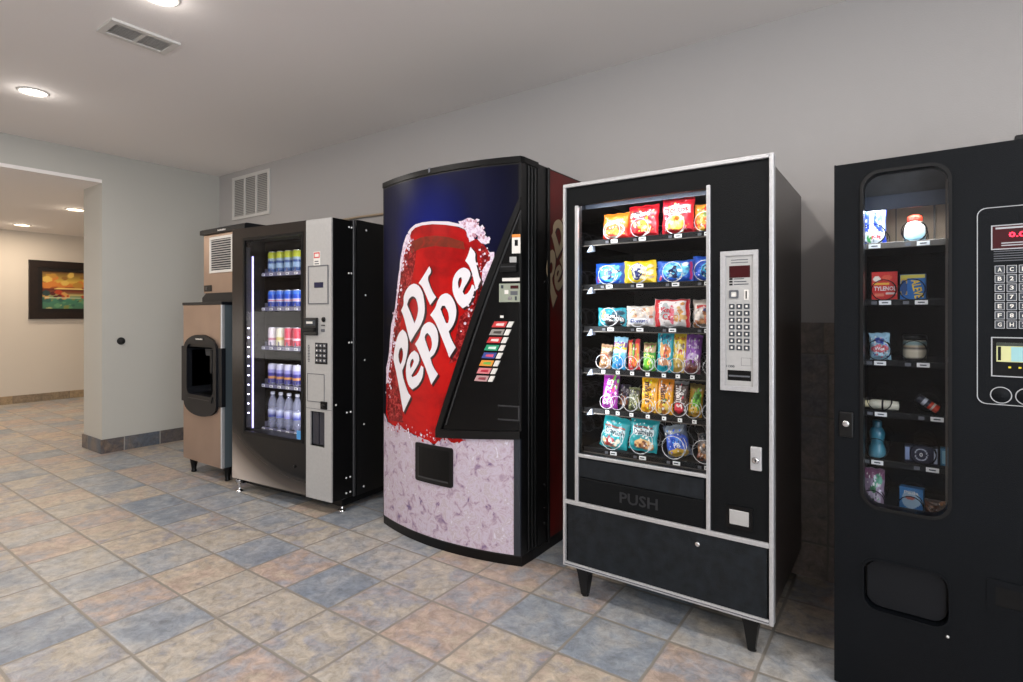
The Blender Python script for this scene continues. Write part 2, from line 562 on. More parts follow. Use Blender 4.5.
# ------------------------------------------------------------------ ceiling lights
def downlight(x, y, z, label, group, lens='lamp', power=LAMP_POWER, color=LAMP_COLOR, scale=1.0):
    t = tag(empty('ceiling_light', (x, y, z)), label, 'ceiling light', group)
    r = 0.068 * scale
    MB().lathe([(r * 1.22, 0.0), (r * 1.2, -0.006), (r * 1.06, -0.010), (r, -0.006), (r, 0.0)], (0, 0, 0), 'white_metal', 32, cap=False).build('trim_ring', t)
    MB().lathe([(r * 0.98, -0.001), (r * 0.98, -0.004), (r * 0.7, -0.0055), (0.002, -0.006)], (0, 0, 0), lens, 32).build('lens', t)
    area_light('downlight', (x, y, z - 0.02), (0, 0, 0), 2 * r, 2 * r, power, color, 'DISK')
    d = bpy.data.lights.new('downlight_glow', 'POINT')      # the lens also throws a little light sideways
    d.energy = power * 0.045
    d.color = color
    d.shadow_soft_size = 0.03
    g_ = bpy.data.objects.new('downlight_glow', d)
    g_.location = (x, y, z - 0.07)
    COL.objects.link(g_)
    return t
downlight(-4.61, 1.14, ZC, 'round lit recessed downlight on the ceiling before the arch', 'recessed ceiling lights')
downlight(-2.757, 1.13, ZC, 'round lit recessed downlight at the top edge beyond the ceiling vent', 'recessed ceiling lights')
for lx, ly in ((-0.9, 1.2), (0.95, 1.2), (-4.6, -0.9), (-2.75, -0.9), (-0.9, -0.9), (0.95, -0.9)):
    area_light('downlight', (lx, ly, ZC - 0.02), (0, 0, 0), 0.15, 0.15, LAMP_POWER, LAMP_COLOR, 'DISK')
downlight(-9.44, 2.22, ZF, 'warm recessed hall light close to the far wall', 'recessed hall lights', 'lamp_far', FAR_POWER, FAR_COLOR, 1.15)
downlight(-7.57, 2.24, ZF, 'warm recessed hall light beside the arch pier', 'recessed hall lights', 'lamp_far', FAR_POWER, FAR_COLOR, 1.15)
for lx, ly in ((-9.44, 0.3), (-7.57, 0.3)):
    area_light('hall_downlight', (lx, ly, ZF - 0.02), (0, 0, 0), 0.18, 0.18, FAR_POWER, FAR_COLOR, 'DISK')

# ceiling register
reg = tag(empty('ceiling_vent', (-3.243, 1.234, ZC)), 'white rectangular slatted air register set in the ceiling', 'vent')
fr = MB()
fr.prism([rect(-0.098, 0.098, -0.158, 0.158), rect(-0.068, 0.068, -0.128, 0.128)], -0.012, 0.0, 'white_metal', 'xy')
fr.box((-0.068, -0.008, -0.011), (0.068, 0.008, -0.002), 'white_metal')
fr.build('vent_frame', reg)
MB().box((-0.069, -0.129, -0.0025), (0.069, 0.129, -0.0005), 'vent_pale').build('duct_opening', reg)
M['vent_pale'] = mat('vent_pale_grey', (196, 194, 192), 0.7)
sl = MB()
for i in range(8):
    x = -0.060 + i * 0.0172
    sl.add([(x - 0.006, -0.128, -0.003), (x + 0.005, -0.128, -0.010), (x + 0.005, 0.128, -0.010), (x - 0.006, 0.128, -0.003)], [(0, 1, 2, 3)], 'white_metal')
sl.build('louvers', reg)

# wall return grille
gr = tag(empty('wall_vent', (-5.243, YW, 2.425)), 'white slatted return air grille high on the wall above the ice machine', 'vent')
g = MB()
holes = [rect(-0.305, -0.115, -0.185, 0.185), rect(-0.095, 0.095, -0.185, 0.185), rect(0.115, 0.305, -0.185, 0.185)]
g.prism([rect(-0.335, 0.335, -0.215, 0.215)] + holes, -0.016, -0.002, 'white_metal')
g.build('vent_frame', gr)
MB().box((-0.31, -0.003, -0.19), (0.31, -0.001, 0.19), 'vent_dark').build('backing', gr)
g = MB()
for i in range(22):
    z = -0.18 + i * 0.0172
    g.add([(-0.305, -0.013, z), (0.305, -0.013, z), (0.305, -0.004, z + 0.010), (-0.305, -0.004, z + 0.010)], [(0, 1, 2, 3)], 'white_metal')
g.build('louvers', gr)

# round black door bumper on the left wall
kb = tag(empty('door_bumper', (XL, 2.078, 1.006)), 'small round black rubber bumper on the wall beside the arch', 'door bumper')
MB().lathe([(0.030, 0.0), (0.030, 0.006), (0.022, 0.010), (0.020, 0.026), (0.014, 0.032), (0.002, 0.033)], (0, 0, 0), 'rubber', 20, 'x').build('bumper', kb)
MB().lathe([(0.034, 0.0), (0.034, 0.003), (0.030, 0.004)], (0, 0, 0), 'black', 20, 'x').build('wall_plate', kb)

# ------------------------------------------------------------------ painted surfaces: print designs
def design(ops, u, v):
    c = (255, 255, 255)
    for op in ops:
        k = op[0]
        if k == 'base': c = op[1]
        elif k == 'vg':
            st = op[1]
            for (v0, c0), (v1, c1) in zip(st[:-1], st[1:]):
                if v0 <= v <= v1:
                    t = (v - v0) / max(1e-6, v1 - v0)
                    c = tuple(a + (b - a) * t for a, b in zip(c0, c1))
        elif k == 'ell':
            if ((u - op[1]) / op[3]) ** 2 + ((v - op[2]) / op[4]) ** 2 < 1: c = op[5]
        elif k == 'ring':
            q = math.sqrt(((u - op[1]) / op[3]) ** 2 + ((v - op[2]) / op[4]) ** 2)
            if 1 - op[5] < q < 1: c = op[6]
        elif k == 'rect':
            if op[1] < u < op[2] and op[3] < v < op[4]: c = op[5]
        elif k == 'diag':       # band below a slanted line
            if v < op[1] + op[2] * (u - 0.5): c = op[3]
        elif k == 'wave':
            if v < op[1] + op[2] * math.sin(op[3] * u + op[4]): c = op[5]
        elif k == 'blobs':
            for bx, by, br, bc in op[1]:
                if (u - bx) ** 2 + (v - by) ** 2 < br * br: c = bc
        elif k == 'slant':      # slanted stripes
            if ((u + v * op[3]) * op[1]) % 1.0 < op[2]: c = op[4]
    return c

def blobs(seed, n, x0, x1, y0, y1, r0, r1, cols):
    rg = random.Random(seed)
    return ('blobs', [(rg.uniform(x0, x1), rg.uniform(y0, y1), rg.uniform(r0, r1), rg.choice(cols)) for _ in range(n)])

# painting in the hall
pt = tag(empty('framed_painting', (XF, 2.457, 1.186)), 'framed abstract landscape in orange and green on the far hall wall', 'painting')
PWd, PHt = 1.02, 0.845
fo = MB()
for a, b, y0, y1, m_ in ((0.0, 0.10, 0.005, 0.045, 'black_frame'), (0.10, 0.15, 0.005, 0.03, 'black_frame2')):
    fo.prism([rect(a, PWd - a, a, PHt - a), rect(b, PWd - b, b, PHt - b)], y0, y1, m_, 'yz')
M['black_frame'] = mat('frame_dark_wood', (30, 20, 16), 0.35, noise=(20, 0.3))
M['black_frame2'] = mat('frame_inner_lip', (18, 13, 11), 0.4)
fo.build('picture_frame', pt)
pn = MB()
ops = [('vg', [(0, (70, 110, 84)), (0.25, (60, 120, 96)), (0.36, (150, 150, 100)), (0.46, (120, 60, 34)), (0.52, (90, 34, 20)), (0.60, (196, 110, 40)), (0.72, (206, 168, 70)), (0.85, (150, 120, 50)), (1, (96, 60, 28))]),
       blobs(4, 26, 0, 1, 0.3, 0.55, 0.02, 0.07, [(170, 60, 30), (80, 24, 18), (200, 150, 80), (40, 60, 60)]),
       blobs(5, 30, 0, 1, 0.0, 0.3, 0.02, 0.06, [(90, 140, 100), (160, 160, 110), (50, 90, 80), (120, 130, 70)]),
       blobs(6, 22, 0, 1, 0.6, 1.0, 0.03, 0.09, [(214, 176, 84), (180, 130, 50), (200, 120, 50), (140, 96, 40)]),
       ('ell', 0.45, 0.54, 0.25, 0.02, (230, 200, 120)), ('ell', 0.35, 0.30, 0.3, 0.015, (190, 200, 170)), ('ell', 0.7, 0.38, 0.25, 0.012, (210, 190, 120))]
n = 60
vs, cs, fs = [], [], []
for j in range(n + 1):
    for i in range(n + 1):
        u, v = i / n, j / n
        vs.append((0.012, 0.14 + u * (PWd - 0.28), 0.14 + v * (PHt - 0.28)))
        cs.append(lin(design(ops, u, v)))
for j in range(n):
    for i in range(n):
        a = j * (n + 1) + i
        fs.append((a, a + 1, a + n + 2, a + n + 1))
pn.add(vs, fs, 'print_matte', True, cs)
pn.build('canvas', pt)

# ------------------------------------------------------------------ soft packs, cartons, cans
def pack(name, origin, rot, x, z, y, w, h, t, ops, words=(), label='', cat='snack bag', group=None, lean=0.0, roll=0.0, crimp='v', sd=0, tot=0.0, pinch=0.05):
    """a filled pouch of printed film standing at (x, z bottom, y) inside the machine whose frame is (origin, rot)"""
    rg = random.Random(sd * 7 + 3)
    n = 54
    rd = random.Random(sd * 31 + 11)
    base_c = [design(ops, rd.uniform(0.2, 0.8), rd.uniform(0.2, 0.8)) for _ in range(4)]
    marks = []
    for _ in range(46):         # small printed flecks, ingredients and type
        c0 = rd.choice(base_c)
        k_ = rd.choice([0.55, 0.7, 1.25, 1.5])
        c1 = rd.choice([tuple(min(255, q * k_) for q in c0), (244, 240, 232), tuple(min(255, q * k_) for q in c0)])
        marks.append((rd.uniform(0.12, 0.88), rd.uniform(0.10, 0.90), rd.uniform(0.008, 0.030) * min(1.6, max(0.8, h / w)), c1))
    ops = list(ops) + [('blobs', marks)]
    ph = [rg.uniform(0, 6.28) for _ in range(6)]
    def half(u, v):
        a = max(0.0, 1 - abs(2 * u - 1) ** 2.6) ** 0.55
        b = max(0.0, 1 - abs(2 * v - 1) ** 3.0) ** 0.55
        if crimp == 'v':
            e = min(v, 1 - v)
            b *= min(1.0, max(0.0, (e - 0.035) / 0.10))
        else:
            e = min(u, 1 - u)
            a *= min(1.0, max(0.0, (e - 0.035) / 0.10))
        wr = 1 + 0.10 * math.sin(9 * u + 5 * v + ph[0]) + 0.07 * math.sin(17 * u - 11 * v + ph[1]) + 0.05 * math.sin(27 * v + 13 * u + ph[2])
        return t / 2 * a * b * wr + 0.0006
    def xz(u, v):
        k = 1 - pinch * math.sin(PI * v) if crimp == 'v' else 1.0
        q = 1 - pinch * math.sin(PI * u) if crimp != 'v' else 1.0
        jx = 0.010 * math.sin(5 * v * PI + ph[3]) * w
        jz = 0.012 * math.sin(5 * u * PI + ph[4]) * h
        return (u - 0.5) * w * k + jx, (0.5 + (v - 0.5) * q) * h + jz
    cr, sr = math.cos(math.radians(roll)), math.sin(math.radians(roll))
    ll = math.tan(math.radians(lean))
    def place(px, py, pz):
        px, pz = px * cr - (pz - h / 2) * sr, px * sr + (pz - h / 2) * cr + h / 2
        return (px, py + pz * ll, pz)
    mb = MB()
    vs, cs, fs, vb = [], [], [], []
    for j in range(n + 1):
        for i in range(n + 1):
            u, v = i / n, j / n
            px, pz = xz(u, v)
            vs.append(place(px, -half(u, v), pz))
            vb.append(place(px, half(u, v), pz))
            c = design(ops, u, v)
            if crimp == 'v' and min(v, 1 - v) < 0.045: c = tuple(q * (0.86 if int(u * 40) % 2 else 1.0) for q in c)
            cs.append(lin(c))
    for j in range(n):
        for i in range(n):
            a = j * (n + 1) + i
            fs.append((a, a + 1, a + n + 2, a + n + 1))
    N1 = len(vs)
    back = [tuple(i + N1 for i in reversed(f)) for f in fs]
    rim = [j * (n + 1) for j in range(n + 1)]
    edge = [i for i in range(n + 1)] + [j * (n + 1) + n for j in range(1, n + 1)] + [n * (n + 1) + i for i in range(n - 1, -1, -1)] + [j * (n + 1) for j in range(n - 1, 0, -1)]
    side = []
    for a, b in zip(edge, edge[1:] + edge[:1]): side.append((b, a, a + N1, b + N1))
    mb.add(vs + vb, fs + back + side, 'print', True, cs + cs)
    for wd in words:
        body, u, v, ww, wh, c = wd[:6]
        r_ = wd[6] if len(wd) > 6 else 0
        tv, tt, tw, th = text_tris(body, 0.025)
        ca, sa = math.cos(math.radians(r_)), math.sin(math.radians(r_))
        out = []
        for qx, qz in tv:
            qx, qz = qx / tw * ww * w, qz / th * wh * h
            qx, qz = qx * ca - qz * sa, qx * sa + qz * ca
            uu, vv = u + qx / w, v + qz / h
            px, pz = xz(uu, vv)
            out.append(place(px, -half(min(1, max(0, uu)), min(1, max(0, vv))) - 0.0014, pz))
        mb.add(out, tt, 'print', False, lin(c))
    o = mb.build(name)
    R_ = Matrix.Rotation(math.radians(rot), 4, 'Z')
    p = Vector(origin) + R_ @ Vector((x, y, z))
    o.location = p
    o.rotation_euler = (0, 0, math.radians(rot + tot))
    return tag(o, label, cat, group)

def carton(name, origin, rot, x, z, y, w, h, d, ops, words, label, cat='box', group=None, turn=0.0, extra=None):
    mb = MB()
    n = 30
    def face(fn, ww, hh, op):
        vs, cs, fs = [], [], []
        for j in range(n + 1):
            for i in range(n + 1):
                u, v = i / n, j / n
                vs.append(fn(u, v))
                cs.append(lin(design(op, u, v)))
        for j in range(n):
            for i in range(n):
                a = j * (n + 1) + i
                fs.append((a, a + 1, a + n + 2, a + n + 1))
        mb.add(vs, fs, 'print_matte', False, cs)
    face(lambda u, v: ((u - 0.5) * w, 0, v * h), w, h, ops)
    face(lambda u, v: ((0.5 - u) * w, d, v * h), w, h, ops[:1])
    face(lambda u, v: (-w / 2, d * (1 - u), v * h), d, h, ops[:1])
    face(lambda u, v: (w / 2, d * u, v * h), d, h, ops[:1])
    face(lambda u, v: ((u - 0.5) * w, d * v, h), w, d, ops[:1])
    face(lambda u, v: ((u - 0.5) * w, d * (1 - v), 0), w, d, ops[:1])
    for wd in words:
        body, u, v, ww, wh, c = wd[:6]
        write(mb, body, (u - 0.5) * w, v * h, ww * w, wh * h, lambda a, b: -0.0008, 'print_matte', lin(c), wd[6] if len(wd) > 6 else 0)
    if extra: extra(mb)
    o = mb.build(name)
    R_ = Matrix.Rotation(math.radians(rot), 4, 'Z')
    o.location = Vector(origin) + R_ @ Vector((x, y, z))
    o.rotation_euler = (0, 0, math.radians(rot + turn))
    return tag(o, label, cat, group)

def helix(mb, x, z, r, y0, y1, turns, m, wire=0.0016, seg=16):
    pts = []
    for i in range(int(turns * seg) + 1):       # the first turn lies flat as a ring
        a = 2 * PI * i / seg - PI / 2
        pts.append((x + r * math.cos(a), y0 + (y1 - y0) * max(0, i - seg) / ((turns - 1) * seg), z + r * math.sin(a)))
    mb.tube(pts, wire, m, 5)
# ==================================================================
#  SNACK MACHINE  (silver framed, on legs)
# ==================================================================
SO, SR_ = (-0.434, 2.15, 0.0), 0.0
snack = tag(empty('snack_machine', (-0.804, 2.15, 0)), 'black snack vending machine in a silver frame on short legs', 'vending machine')
class Local:
    dy = 0.0
    """builds parts given in a machine's corner frame under an Empty placed at the middle of its front"""
    def __init__(s, root, off): s.root, s.off = root, off
    def put(s, name, mb, parent=None):
        o = mb.build(name, parent if parent is not None else s.root)
        if parent is None: o.location = (-s.off, s.dy, 0)
        return o
LS = Local(snack, -0.37)
WX0, WX1, WZ0, WZ1 = -0.722, -0.170, 0.640, 1.732
cab = MB()
cab.box((-0.785, 0.03, 0.135), (-0.765, 0.80, 1.812), 'black')
cab.box((0.025, 0.03, 0.135), (0.045, 0.80, 1.812), 'black_side')
M['black_side'] = mat('black_side_reflection', (46, 39, 36), 0.28, spec=0.6, noise=(6, 0.2), bump=(260, 0.2))  # brown in the base stands in for the wall reflected in the black side
cab.box((-0.765, 0.03, 1.792), (0.025, 0.80, 1.812), 'black')
cab.box((-0.765, 0.03, 0.135), (0.025, 0.80, 0.155), 'black')
cab.box((-0.765, 0.78, 0.155), (0.025, 0.80, 1.792), 'interior')
LS.put('cabinet', cab)
liner = MB()
liner.box((-0.765, 0.03, 0.56), (-0.757, 0.78, 1.79), 'interior_gloss')
liner.box((-0.135, 0.03, 0.56), (-0.127, 0.78, 1.79), 'interior')
liner.box((-0.757, 0.70, 0.56), (-0.135, 0.71, 1.79), 'interior')
liner.box((-0.757, 0.03, 0.56), (-0.135, 0.78, 0.57), 'interior')
LS.put('inner_liner', liner)
door = MB()
door.prism([rect(-0.790, 0.052, 0.136, 1.822), rect(WX0, WX1, WZ0, WZ1)], 0.004, 0.03, 'black_rough')
door.prism([rect(-0.775, 0.040, 0.150, 0.410)], 0.001, 0.005, 'black_navy')
LS.put('door', door)
trim = MB()
B = 0.0025
trim.box((0.049, -0.008, 0.136), (0.064, 0.03, 1.828), 'alu', B)
trim.box((-0.797, -0.008, 0.136), (-0.785, 0.03, 1.828), 'alu', B)
trim.box((-0.790, -0.007, 1.812), (0.048, 0.03, 1.828), 'alu', B)
trim.box((-0.790, -0.007, 0.136), (0.048, 0.03, 0.154), 'alu', B)
trim.box((-0.790, -0.0085, 0.143), (0.048, 0.0, 0.147), 'key', 0.001, 1)
trim.box((-0.790, -0.007, 0.411), (0.048, 0.01, 0.429), 'alu', B)
trim.box((-0.738, -0.007, 0.424), (-0.722, 0.01, 1.728), 'alu', B)
trim.box((-0.172, -0.007, 0.424), (-0.157, 0.01, 1.742), 'alu', B)
trim.box((-0.735, -0.006, 0.626), (-0.165, 0.01, 0.640), 'alu', B)
LS.put('silver_trim', trim)
LS.put('window_pane', MB().box((WX0, 0.008, WZ0), (WX1, 0.012, WZ1), 'glass'))
# lit header inside the top of the window
hd = MB()
hd.add([(-0.755, 0.032, 1.735), (-0.137, 0.032, 1.735), (-0.137, 0.13, 1.775), (-0.755, 0.13, 1.775)], [(0, 1, 2, 3)], 'diffuser')
hd.box((-0.755, 0.13, 1.735), (-0.137, 0.135, 1.79), 'diffuser')
hdo = LS.put('lamp_shade', hd)
LS.put('lamp_tube', MB().cyl((-0.74, 0.05, 1.752), (-0.15, 0.05, 1.752), 0.008, 0.008, 'tube', 10))
area_light('snack_lamp', (-0.44 - 0.445, 2.15 + 0.040, 1.738), (math.radians(14), 0, 0), 0.54, 0.03, 4.2, (0.95, 0.97, 1.0))
area_light('snack_lamp', (-0.44 - 0.715, 2.15 + 0.030, 1.18), (PI / 2, 0, math.radians(-48)), 0.02, 1.0, 2.8, (0.95, 0.97, 1.0))
# push flap
fl = MB()
fl.box((-0.720, -0.001, 0.436), (-0.182, 0.004, 0.535), 'black_rough', 0.002, 1)
fl.box((-0.720, 0.000, 0.540), (-0.182, 0.004, 0.620), 'black_navy', 0.002, 1)
flo = LS.put('push_flap', fl)
pu = MB()
write(pu, 'PUSH', -0.445, 0.486, 0.165, 0.046, lambda a, b: -0.0030, 'push_letters')
M['push_letters'] = mat('push_letters', (30, 32, 36), 0.4)
LS.put('lettering', pu)
# keypad column
kp = MB()
kp.prism([rect(-0.119, 0.013, 0.968, 1.485), rect(-0.100, -0.004, 0.986, 1.468)], -0.010, 0.004, 'alu')
kp.box((-0.101, -0.004, 0.985), (-0.003, 0.002, 1.469), 'silver_panel')
kpo = LS.put('keypad_panel', kp)
d_ = MB().box((-0.088, -0.006, 1.386), (-0.015, -0.003, 1.430), 'red_display', 0.001, 1)
LS.put('display', d_, None)
bars = MB()
for i in range(3): bars.box((-0.088, -0.0045, 1.358 + i * 0.010), (-0.076, -0.0035, 1.365 + i * 0.010), 'black_deep')
for i in range(3): bars.box((-0.072, -0.0045, 1.360 + i * 0.010), (-0.020 - 0.008 * i, -0.0035, 1.363 + i * 0.010), 'key_dark')
for i in range(2): bars.box((-0.082, -0.0045, 1.440 + i * 0.010), (-0.022, -0.0035, 1.443 + i * 0.010), 'key')
bars.box((-0.046, -0.0045, 1.062), (-0.012, -0.0035, 1.063), 'key')
bars.box((-0.046, -0.0045, 1.090), (-0.012, -0.0035, 1.091), 'key')
bars.box((-0.046, -0.0045, 1.062), (-0.045, -0.0035, 1.091), 'key')
bars.box((-0.013, -0.0045, 1.062), (-0.012, -0.0035, 1.091), 'key')
write(bars, '11300', -0.084, 1.058, 0.030, 0.009, lambda a, b: -0.0048, 'key_dark')
LS.put('lettering', bars)
cs_ = MB()
cs_.prism([rrect(-0.088, -0.055, 1.310, 1.340, 0.004), rrect(-0.081, -0.062, 1.316, 1.334, 0.003)], -0.008, -0.003, 'key')
cs_.box((-0.081, -0.005, 1.316), (-0.062, -0.003, 1.334), 'paper')
LS.put('coin_button', cs_)
cl = MB().box((-0.036, -0.006, 1.303), (-0.020, -0.003, 1.341), 'paper', 0.001, 1)
cl.box((-0.030, -0.0075, 1.308), (-0.026, -0.006, 1.336), 'black_deep')
LS.put('coin_slot', cl)
for r_ in range(7):
    for c_ in range(3):
        kx, kz = -0.088 + c_ * 0.026, 1.271 - r_ * 0.0254
        k = MB().box((kx, -0.008, kz), (kx + 0.019, -0.003, kz + 0.018), 'key_dark', 0.0015, 1)
        k.box((kx + 0.006, -0.0085, kz + 0.005), (kx + 0.013, -0.008, kz + 0.013), 'paper')
        LS.put('key', k)
bs = MB().box((-0.094, -0.005, 1.006), (-0.012, -0.003, 1.044), 'black_deep', 0.001, 1)
bs.box((-0.090, -0.0065, 1.020), (-0.016, -0.005, 1.026), 'key')
LS.put('bill_slot', bs)
lk = MB().box((-0.014, -0.008, 0.684), (0.024, 0.004, 0.770), 'alu', 0.003)
lk.lathe([(0.012, -0.008), (0.012, -0.014), (0.009, -0.016), (0.002, -0.016)], (0.005, 0, 0.722), 'chrome', 16, 'y')
lk.box((0.003, -0.0175, 0.717), (0.007, -0.0155, 0.727), 'black_deep')
LS.put('lock', lk)
cp = MB()
cp.prism([rect(-0.100, -0.008, 0.458, 0.540), rect(-0.088, -0.020, 0.472, 0.526)], -0.002, 0.004, 'black_deep')
cp.box((-0.088, -0.004, 0.472), (-0.020, 0.002, 0.526), 'silver_panel', 0.002, 1)
LS.put('coin_return', cp)
LS.put('latch', MB().lathe([(0.010, 0.004), (0.010, -0.006), (0.007, -0.009), (0.001, -0.009)], (-0.205, 0, 0.367), 'chrome', 14, 'y'))
for lx, ly in ((-0.715, 0.050), (-0.02, 0.050), (-0.715, 0.74), (-0.02, 0.74)):
    sgn = -1 if lx < -0.4 else 1
    lg = MB()
    lg.ring_sweep([[(lx - 0.034, ly - 0.030, 0.135), (lx + 0.034, ly - 0.030, 0.135), (lx + 0.034, ly + 0.030, 0.135), (lx - 0.034, ly + 0.030, 0.135)],
                   [(lx - 0.025, ly - 0.026, 0.10), (lx + 0.025, ly - 0.026, 0.10), (lx + 0.025, ly + 0.026, 0.10), (lx - 0.025, ly + 0.026, 0.10)],
                   [(lx - 0.013, ly - 0.015, 0.006), (lx + 0.013, ly - 0.015, 0.006), (lx + 0.013, ly + 0.015, 0.006), (lx - 0.013, ly + 0.015, 0.006)]], 'black', False)
    lg.cyl((lx, ly, 0.0), (lx, ly, 0.008), 0.016, 0.014, 'rubber', 12)
    LS.put('leg', lg)

# shelves with their coils and price tags
SZ = [1.585, 1.385, 1.195, 1.005, 0.825, 0.645]
LANES = {0: [-0.622, -0.491, -0.336, -0.215], 1: [-0.645, -0.502, -0.347, -0.215], 2: [-0.638, -0.502, -0.360, -0.215],
         3: [-0.668, -0.598, -0.531, -0.461, -0.390, -0.331, -0.271, -0.190], 4: [-0.648, -0.598, -0.534, -0.460, -0.389, -0.322, -0.263, -0.192],
         5: [-0.625, -0.490, -0.343, -0.215]}
CR = {0: 0.040, 1: 0.042, 2: 0.042, 3: 0.031, 4: 0.031, 5: 0.048}
for i, z in enumerate(SZ):
    sh = MB()
    sh.box((-0.755, 0.115, z - 0.010), (-0.137, 0.66, z - 0.004), 'tray')
    sh.box((-0.755, 0.110, z - 0.022), (-0.137, 0.116, z + 0.002), 'tray', 0.001, 1)
    sh.box((-0.755, 0.108, z - 0.024), (-0.137, 0.112, z - 0.020), 'tray_metal')
    so = LS.put('shelf', sh)
    for x in LANES[i]:
        wtag = 0.030 if i not in (3, 4) else 0.017
        t = MB().box((x + 0.004, 0.1065, z - 0.018), (x + 0.004 + wtag, 0.109, z - 0.003), 'tag')
        t.box((x + 0.008, 0.1060, z - 0.013), (x + wtag - 0.003, 0.1064, z - 0.008), 'key_dark')
        if i not in (3, 4): t.box((x - 0.022, 0.1065, z - 0.017), (x - 0.008, 0.109, z - 0.006), 'key')
        LS.put('price_tag', t, so)
        h = MB()
        helix(h, x, z + CR[i] + 0.001, CR[i], 0.122, 0.60, 6, 'coil', 0.0014 if i in (3, 4) else 0.0016, 16)
        LS.put('coil', h, so)
    if i > 0:   # shelf lamp clip on the side wall
        LS.put('shelf_clip', MB().prism([(-0.735, z + 0.148), (-0.706, z + 0.152), (-0.708, z + 0.178), (-0.716, z + 0.176)], 0.100, 0.130, 'clip_grey'), so)

M['clip_grey'] = mat('clip_blue_grey', (150, 160, 176), 0.4)
R1, OR_, YL, WH, BK, BLU, GRN, PUR, TEAL = (206, 34, 36), (244, 128, 30), (246, 214, 30), (240, 240, 238), (28, 26, 28), (30, 92, 200), (70, 170, 50), (132, 60, 160), (20, 156, 168)
FRY = [(250, 190, 60), (240, 150, 40), (255, 214, 110), (226, 110, 30)]
CHO = [(120, 76, 46), (150, 100, 60), (92, 56, 36), (190, 140, 90)]
def S(*a, **k): return pack(a[0], SO, SR_, *a[1:], **k)
g1 = 'chip bags on the top shelf of the snack machine'
S('chip_bag', -0.622, SZ[0], 0.165, 0.128, 0.125, 0.055, [('vg', [(0, (196, 30, 26)), (0.35, (222, 56, 30)), (0.6, OR_), (1, (248, 140, 40))]), blobs(11, 14, 0.2, 0.8, 0.15, 0.42, 0.05, 0.10, FRY), ('ring', 0.5, 0.36, 0.40, 0.26, 0.12, (238, 230, 214))],
  [('Cheetos', 0.52, 0.70, 0.66, 0.17, (250, 236, 190), 4)], label='orange and red cheese puff bag on the top shelf beside the window edge', group=g1, lean=8, sd=1)
S('chip_bag', -0.491, SZ[0], 0.165, 0.140, 0.147, 0.055, [('base', (214, 30, 44)), ('wave', 0.22, 0.04, 8, 0, (190, 20, 34)), blobs(12, 12, 0.22, 0.75, 0.22, 0.45, 0.06, 0.12, FRY), ('ell', 0.32, 0.70, 0.22, 0.10, (60, 20, 30))],
  [('Doritos', 0.42, 0.70, 0.66, 0.15, (244, 240, 236), 6)], label='red corn chip bag with dark oval logo, second on the top shelf', group=g1, lean=6, sd=2)
S('chip_bag', -0.336, SZ[0], 0.160, 0.138, 0.156, 0.058, [('base', (216, 34, 50)), ('rect', 0.06, 0.94, 0.56, 0.78, (240, 190, 190)), ('ell', 0.48, 0.33, 0.30, 0.20, (246, 190, 70)), blobs(13, 12, 0.26, 0.70, 0.2, 0.45, 0.05, 0.10, FRY + [(255, 226, 150)])],
  [('Doritos', 0.5, 0.67, 0.74, 0.17, (150, 20, 30), 2)], label='tall red chip bag with a pale band and golden chip, third on top shelf', group=g1, lean=4, sd=3)
S('chip_bag', -0.215, SZ[0], 0.180, 0.120, 0.125, 0.050, [('vg', [(0, (206, 30, 30)), (0.4, (226, 60, 30)), (0.55, (250, 150, 40)), (1, (252, 170, 60))]), blobs(14, 14, 0.1, 0.9, 0.1, 0.5, 0.05, 0.10, FRY + [(220, 40, 30)]), ('ell', 0.45, 0.62, 0.12, 0.09, (90, 140, 40))],
  [('Hot', 0.5, 0.80, 0.5, 0.15, (180, 30, 30))], label='orange chip bag half behind the silver divider on the top shelf', group=g1, lean=6, sd=4)
g2 = 'cookie packs on the second shelf of the snack machine'
S('cookie_pack', -0.645, SZ[1], 0.165, 0.148, 0.100, 0.045, [('base', (24, 84, 196)), ('ell', 0.55, 0.5, 0.34, 0.40, (70, 170, 226)), blobs(21, 12, 0.35, 0.85, 0.2, 0.8, 0.04, 0.09, [(236, 236, 230), (90, 190, 230), (190, 140, 80), (40, 40, 90)]), ('rect', 0.07, 0.14, 0.1, 0.4, (214, 60, 110))],
  [('5', 0.52, 0.44, 0.13, 0.42, (24, 34, 96))], label='blue cookie pack with pale centre nearest the window edge, second shelf', cat='cookie pack', group=g2, crimp='h', sd=5)
S('cookie_pack', -0.502, SZ[1], 0.160, 0.146, 0.102, 0.045, [('base', (246, 208, 24)), ('ell', 0.45, 0.52, 0.17, 0.40, (40, 60, 130)), ('ell', 0.45, 0.52, 0.12, 0.32, (230, 230, 226)), blobs(22, 10, 0.55, 0.92, 0.2, 0.75, 0.05, 0.10, [(240, 220, 170), (226, 180, 110), (250, 236, 190)]), ('ell', 0.45, 0.42, 0.07, 0.18, (30, 44, 110))],
  [('5', 0.52, 0.44, 0.13, 0.42, (24, 34, 96))], label='bright yellow sandwich cookie pack on the second shelf', cat='cookie pack', group=g2, crimp='h', sd=6)
S('cookie_pack', -0.347, SZ[1], 0.160, 0.154, 0.094, 0.048, [('base', (20, 92, 206)), ('ell', 0.55, 0.55, 0.36, 0.36, (110, 200, 236)), blobs(23, 12, 0.35, 0.85, 0.2, 0.85, 0.04, 0.09, [(236, 240, 244), (50, 130, 220), (30, 36, 60)]), ('ring', 0.52, 0.45, 0.10, 0.20, 0.3, (20, 40, 120)), ('rect', 0.92, 0.98, 0.1, 0.9, (214, 50, 120)), ('ell', 0.12, 0.2, 0.06, 0.12, (214, 60, 100))],
  [('5', 0.52, 0.44, 0.13, 0.42, (24, 34, 96))], label='blue sandwich cookie pack in the middle of the second shelf, right of yellow', cat='cookie pack', group=g2, crimp='h', sd=7)
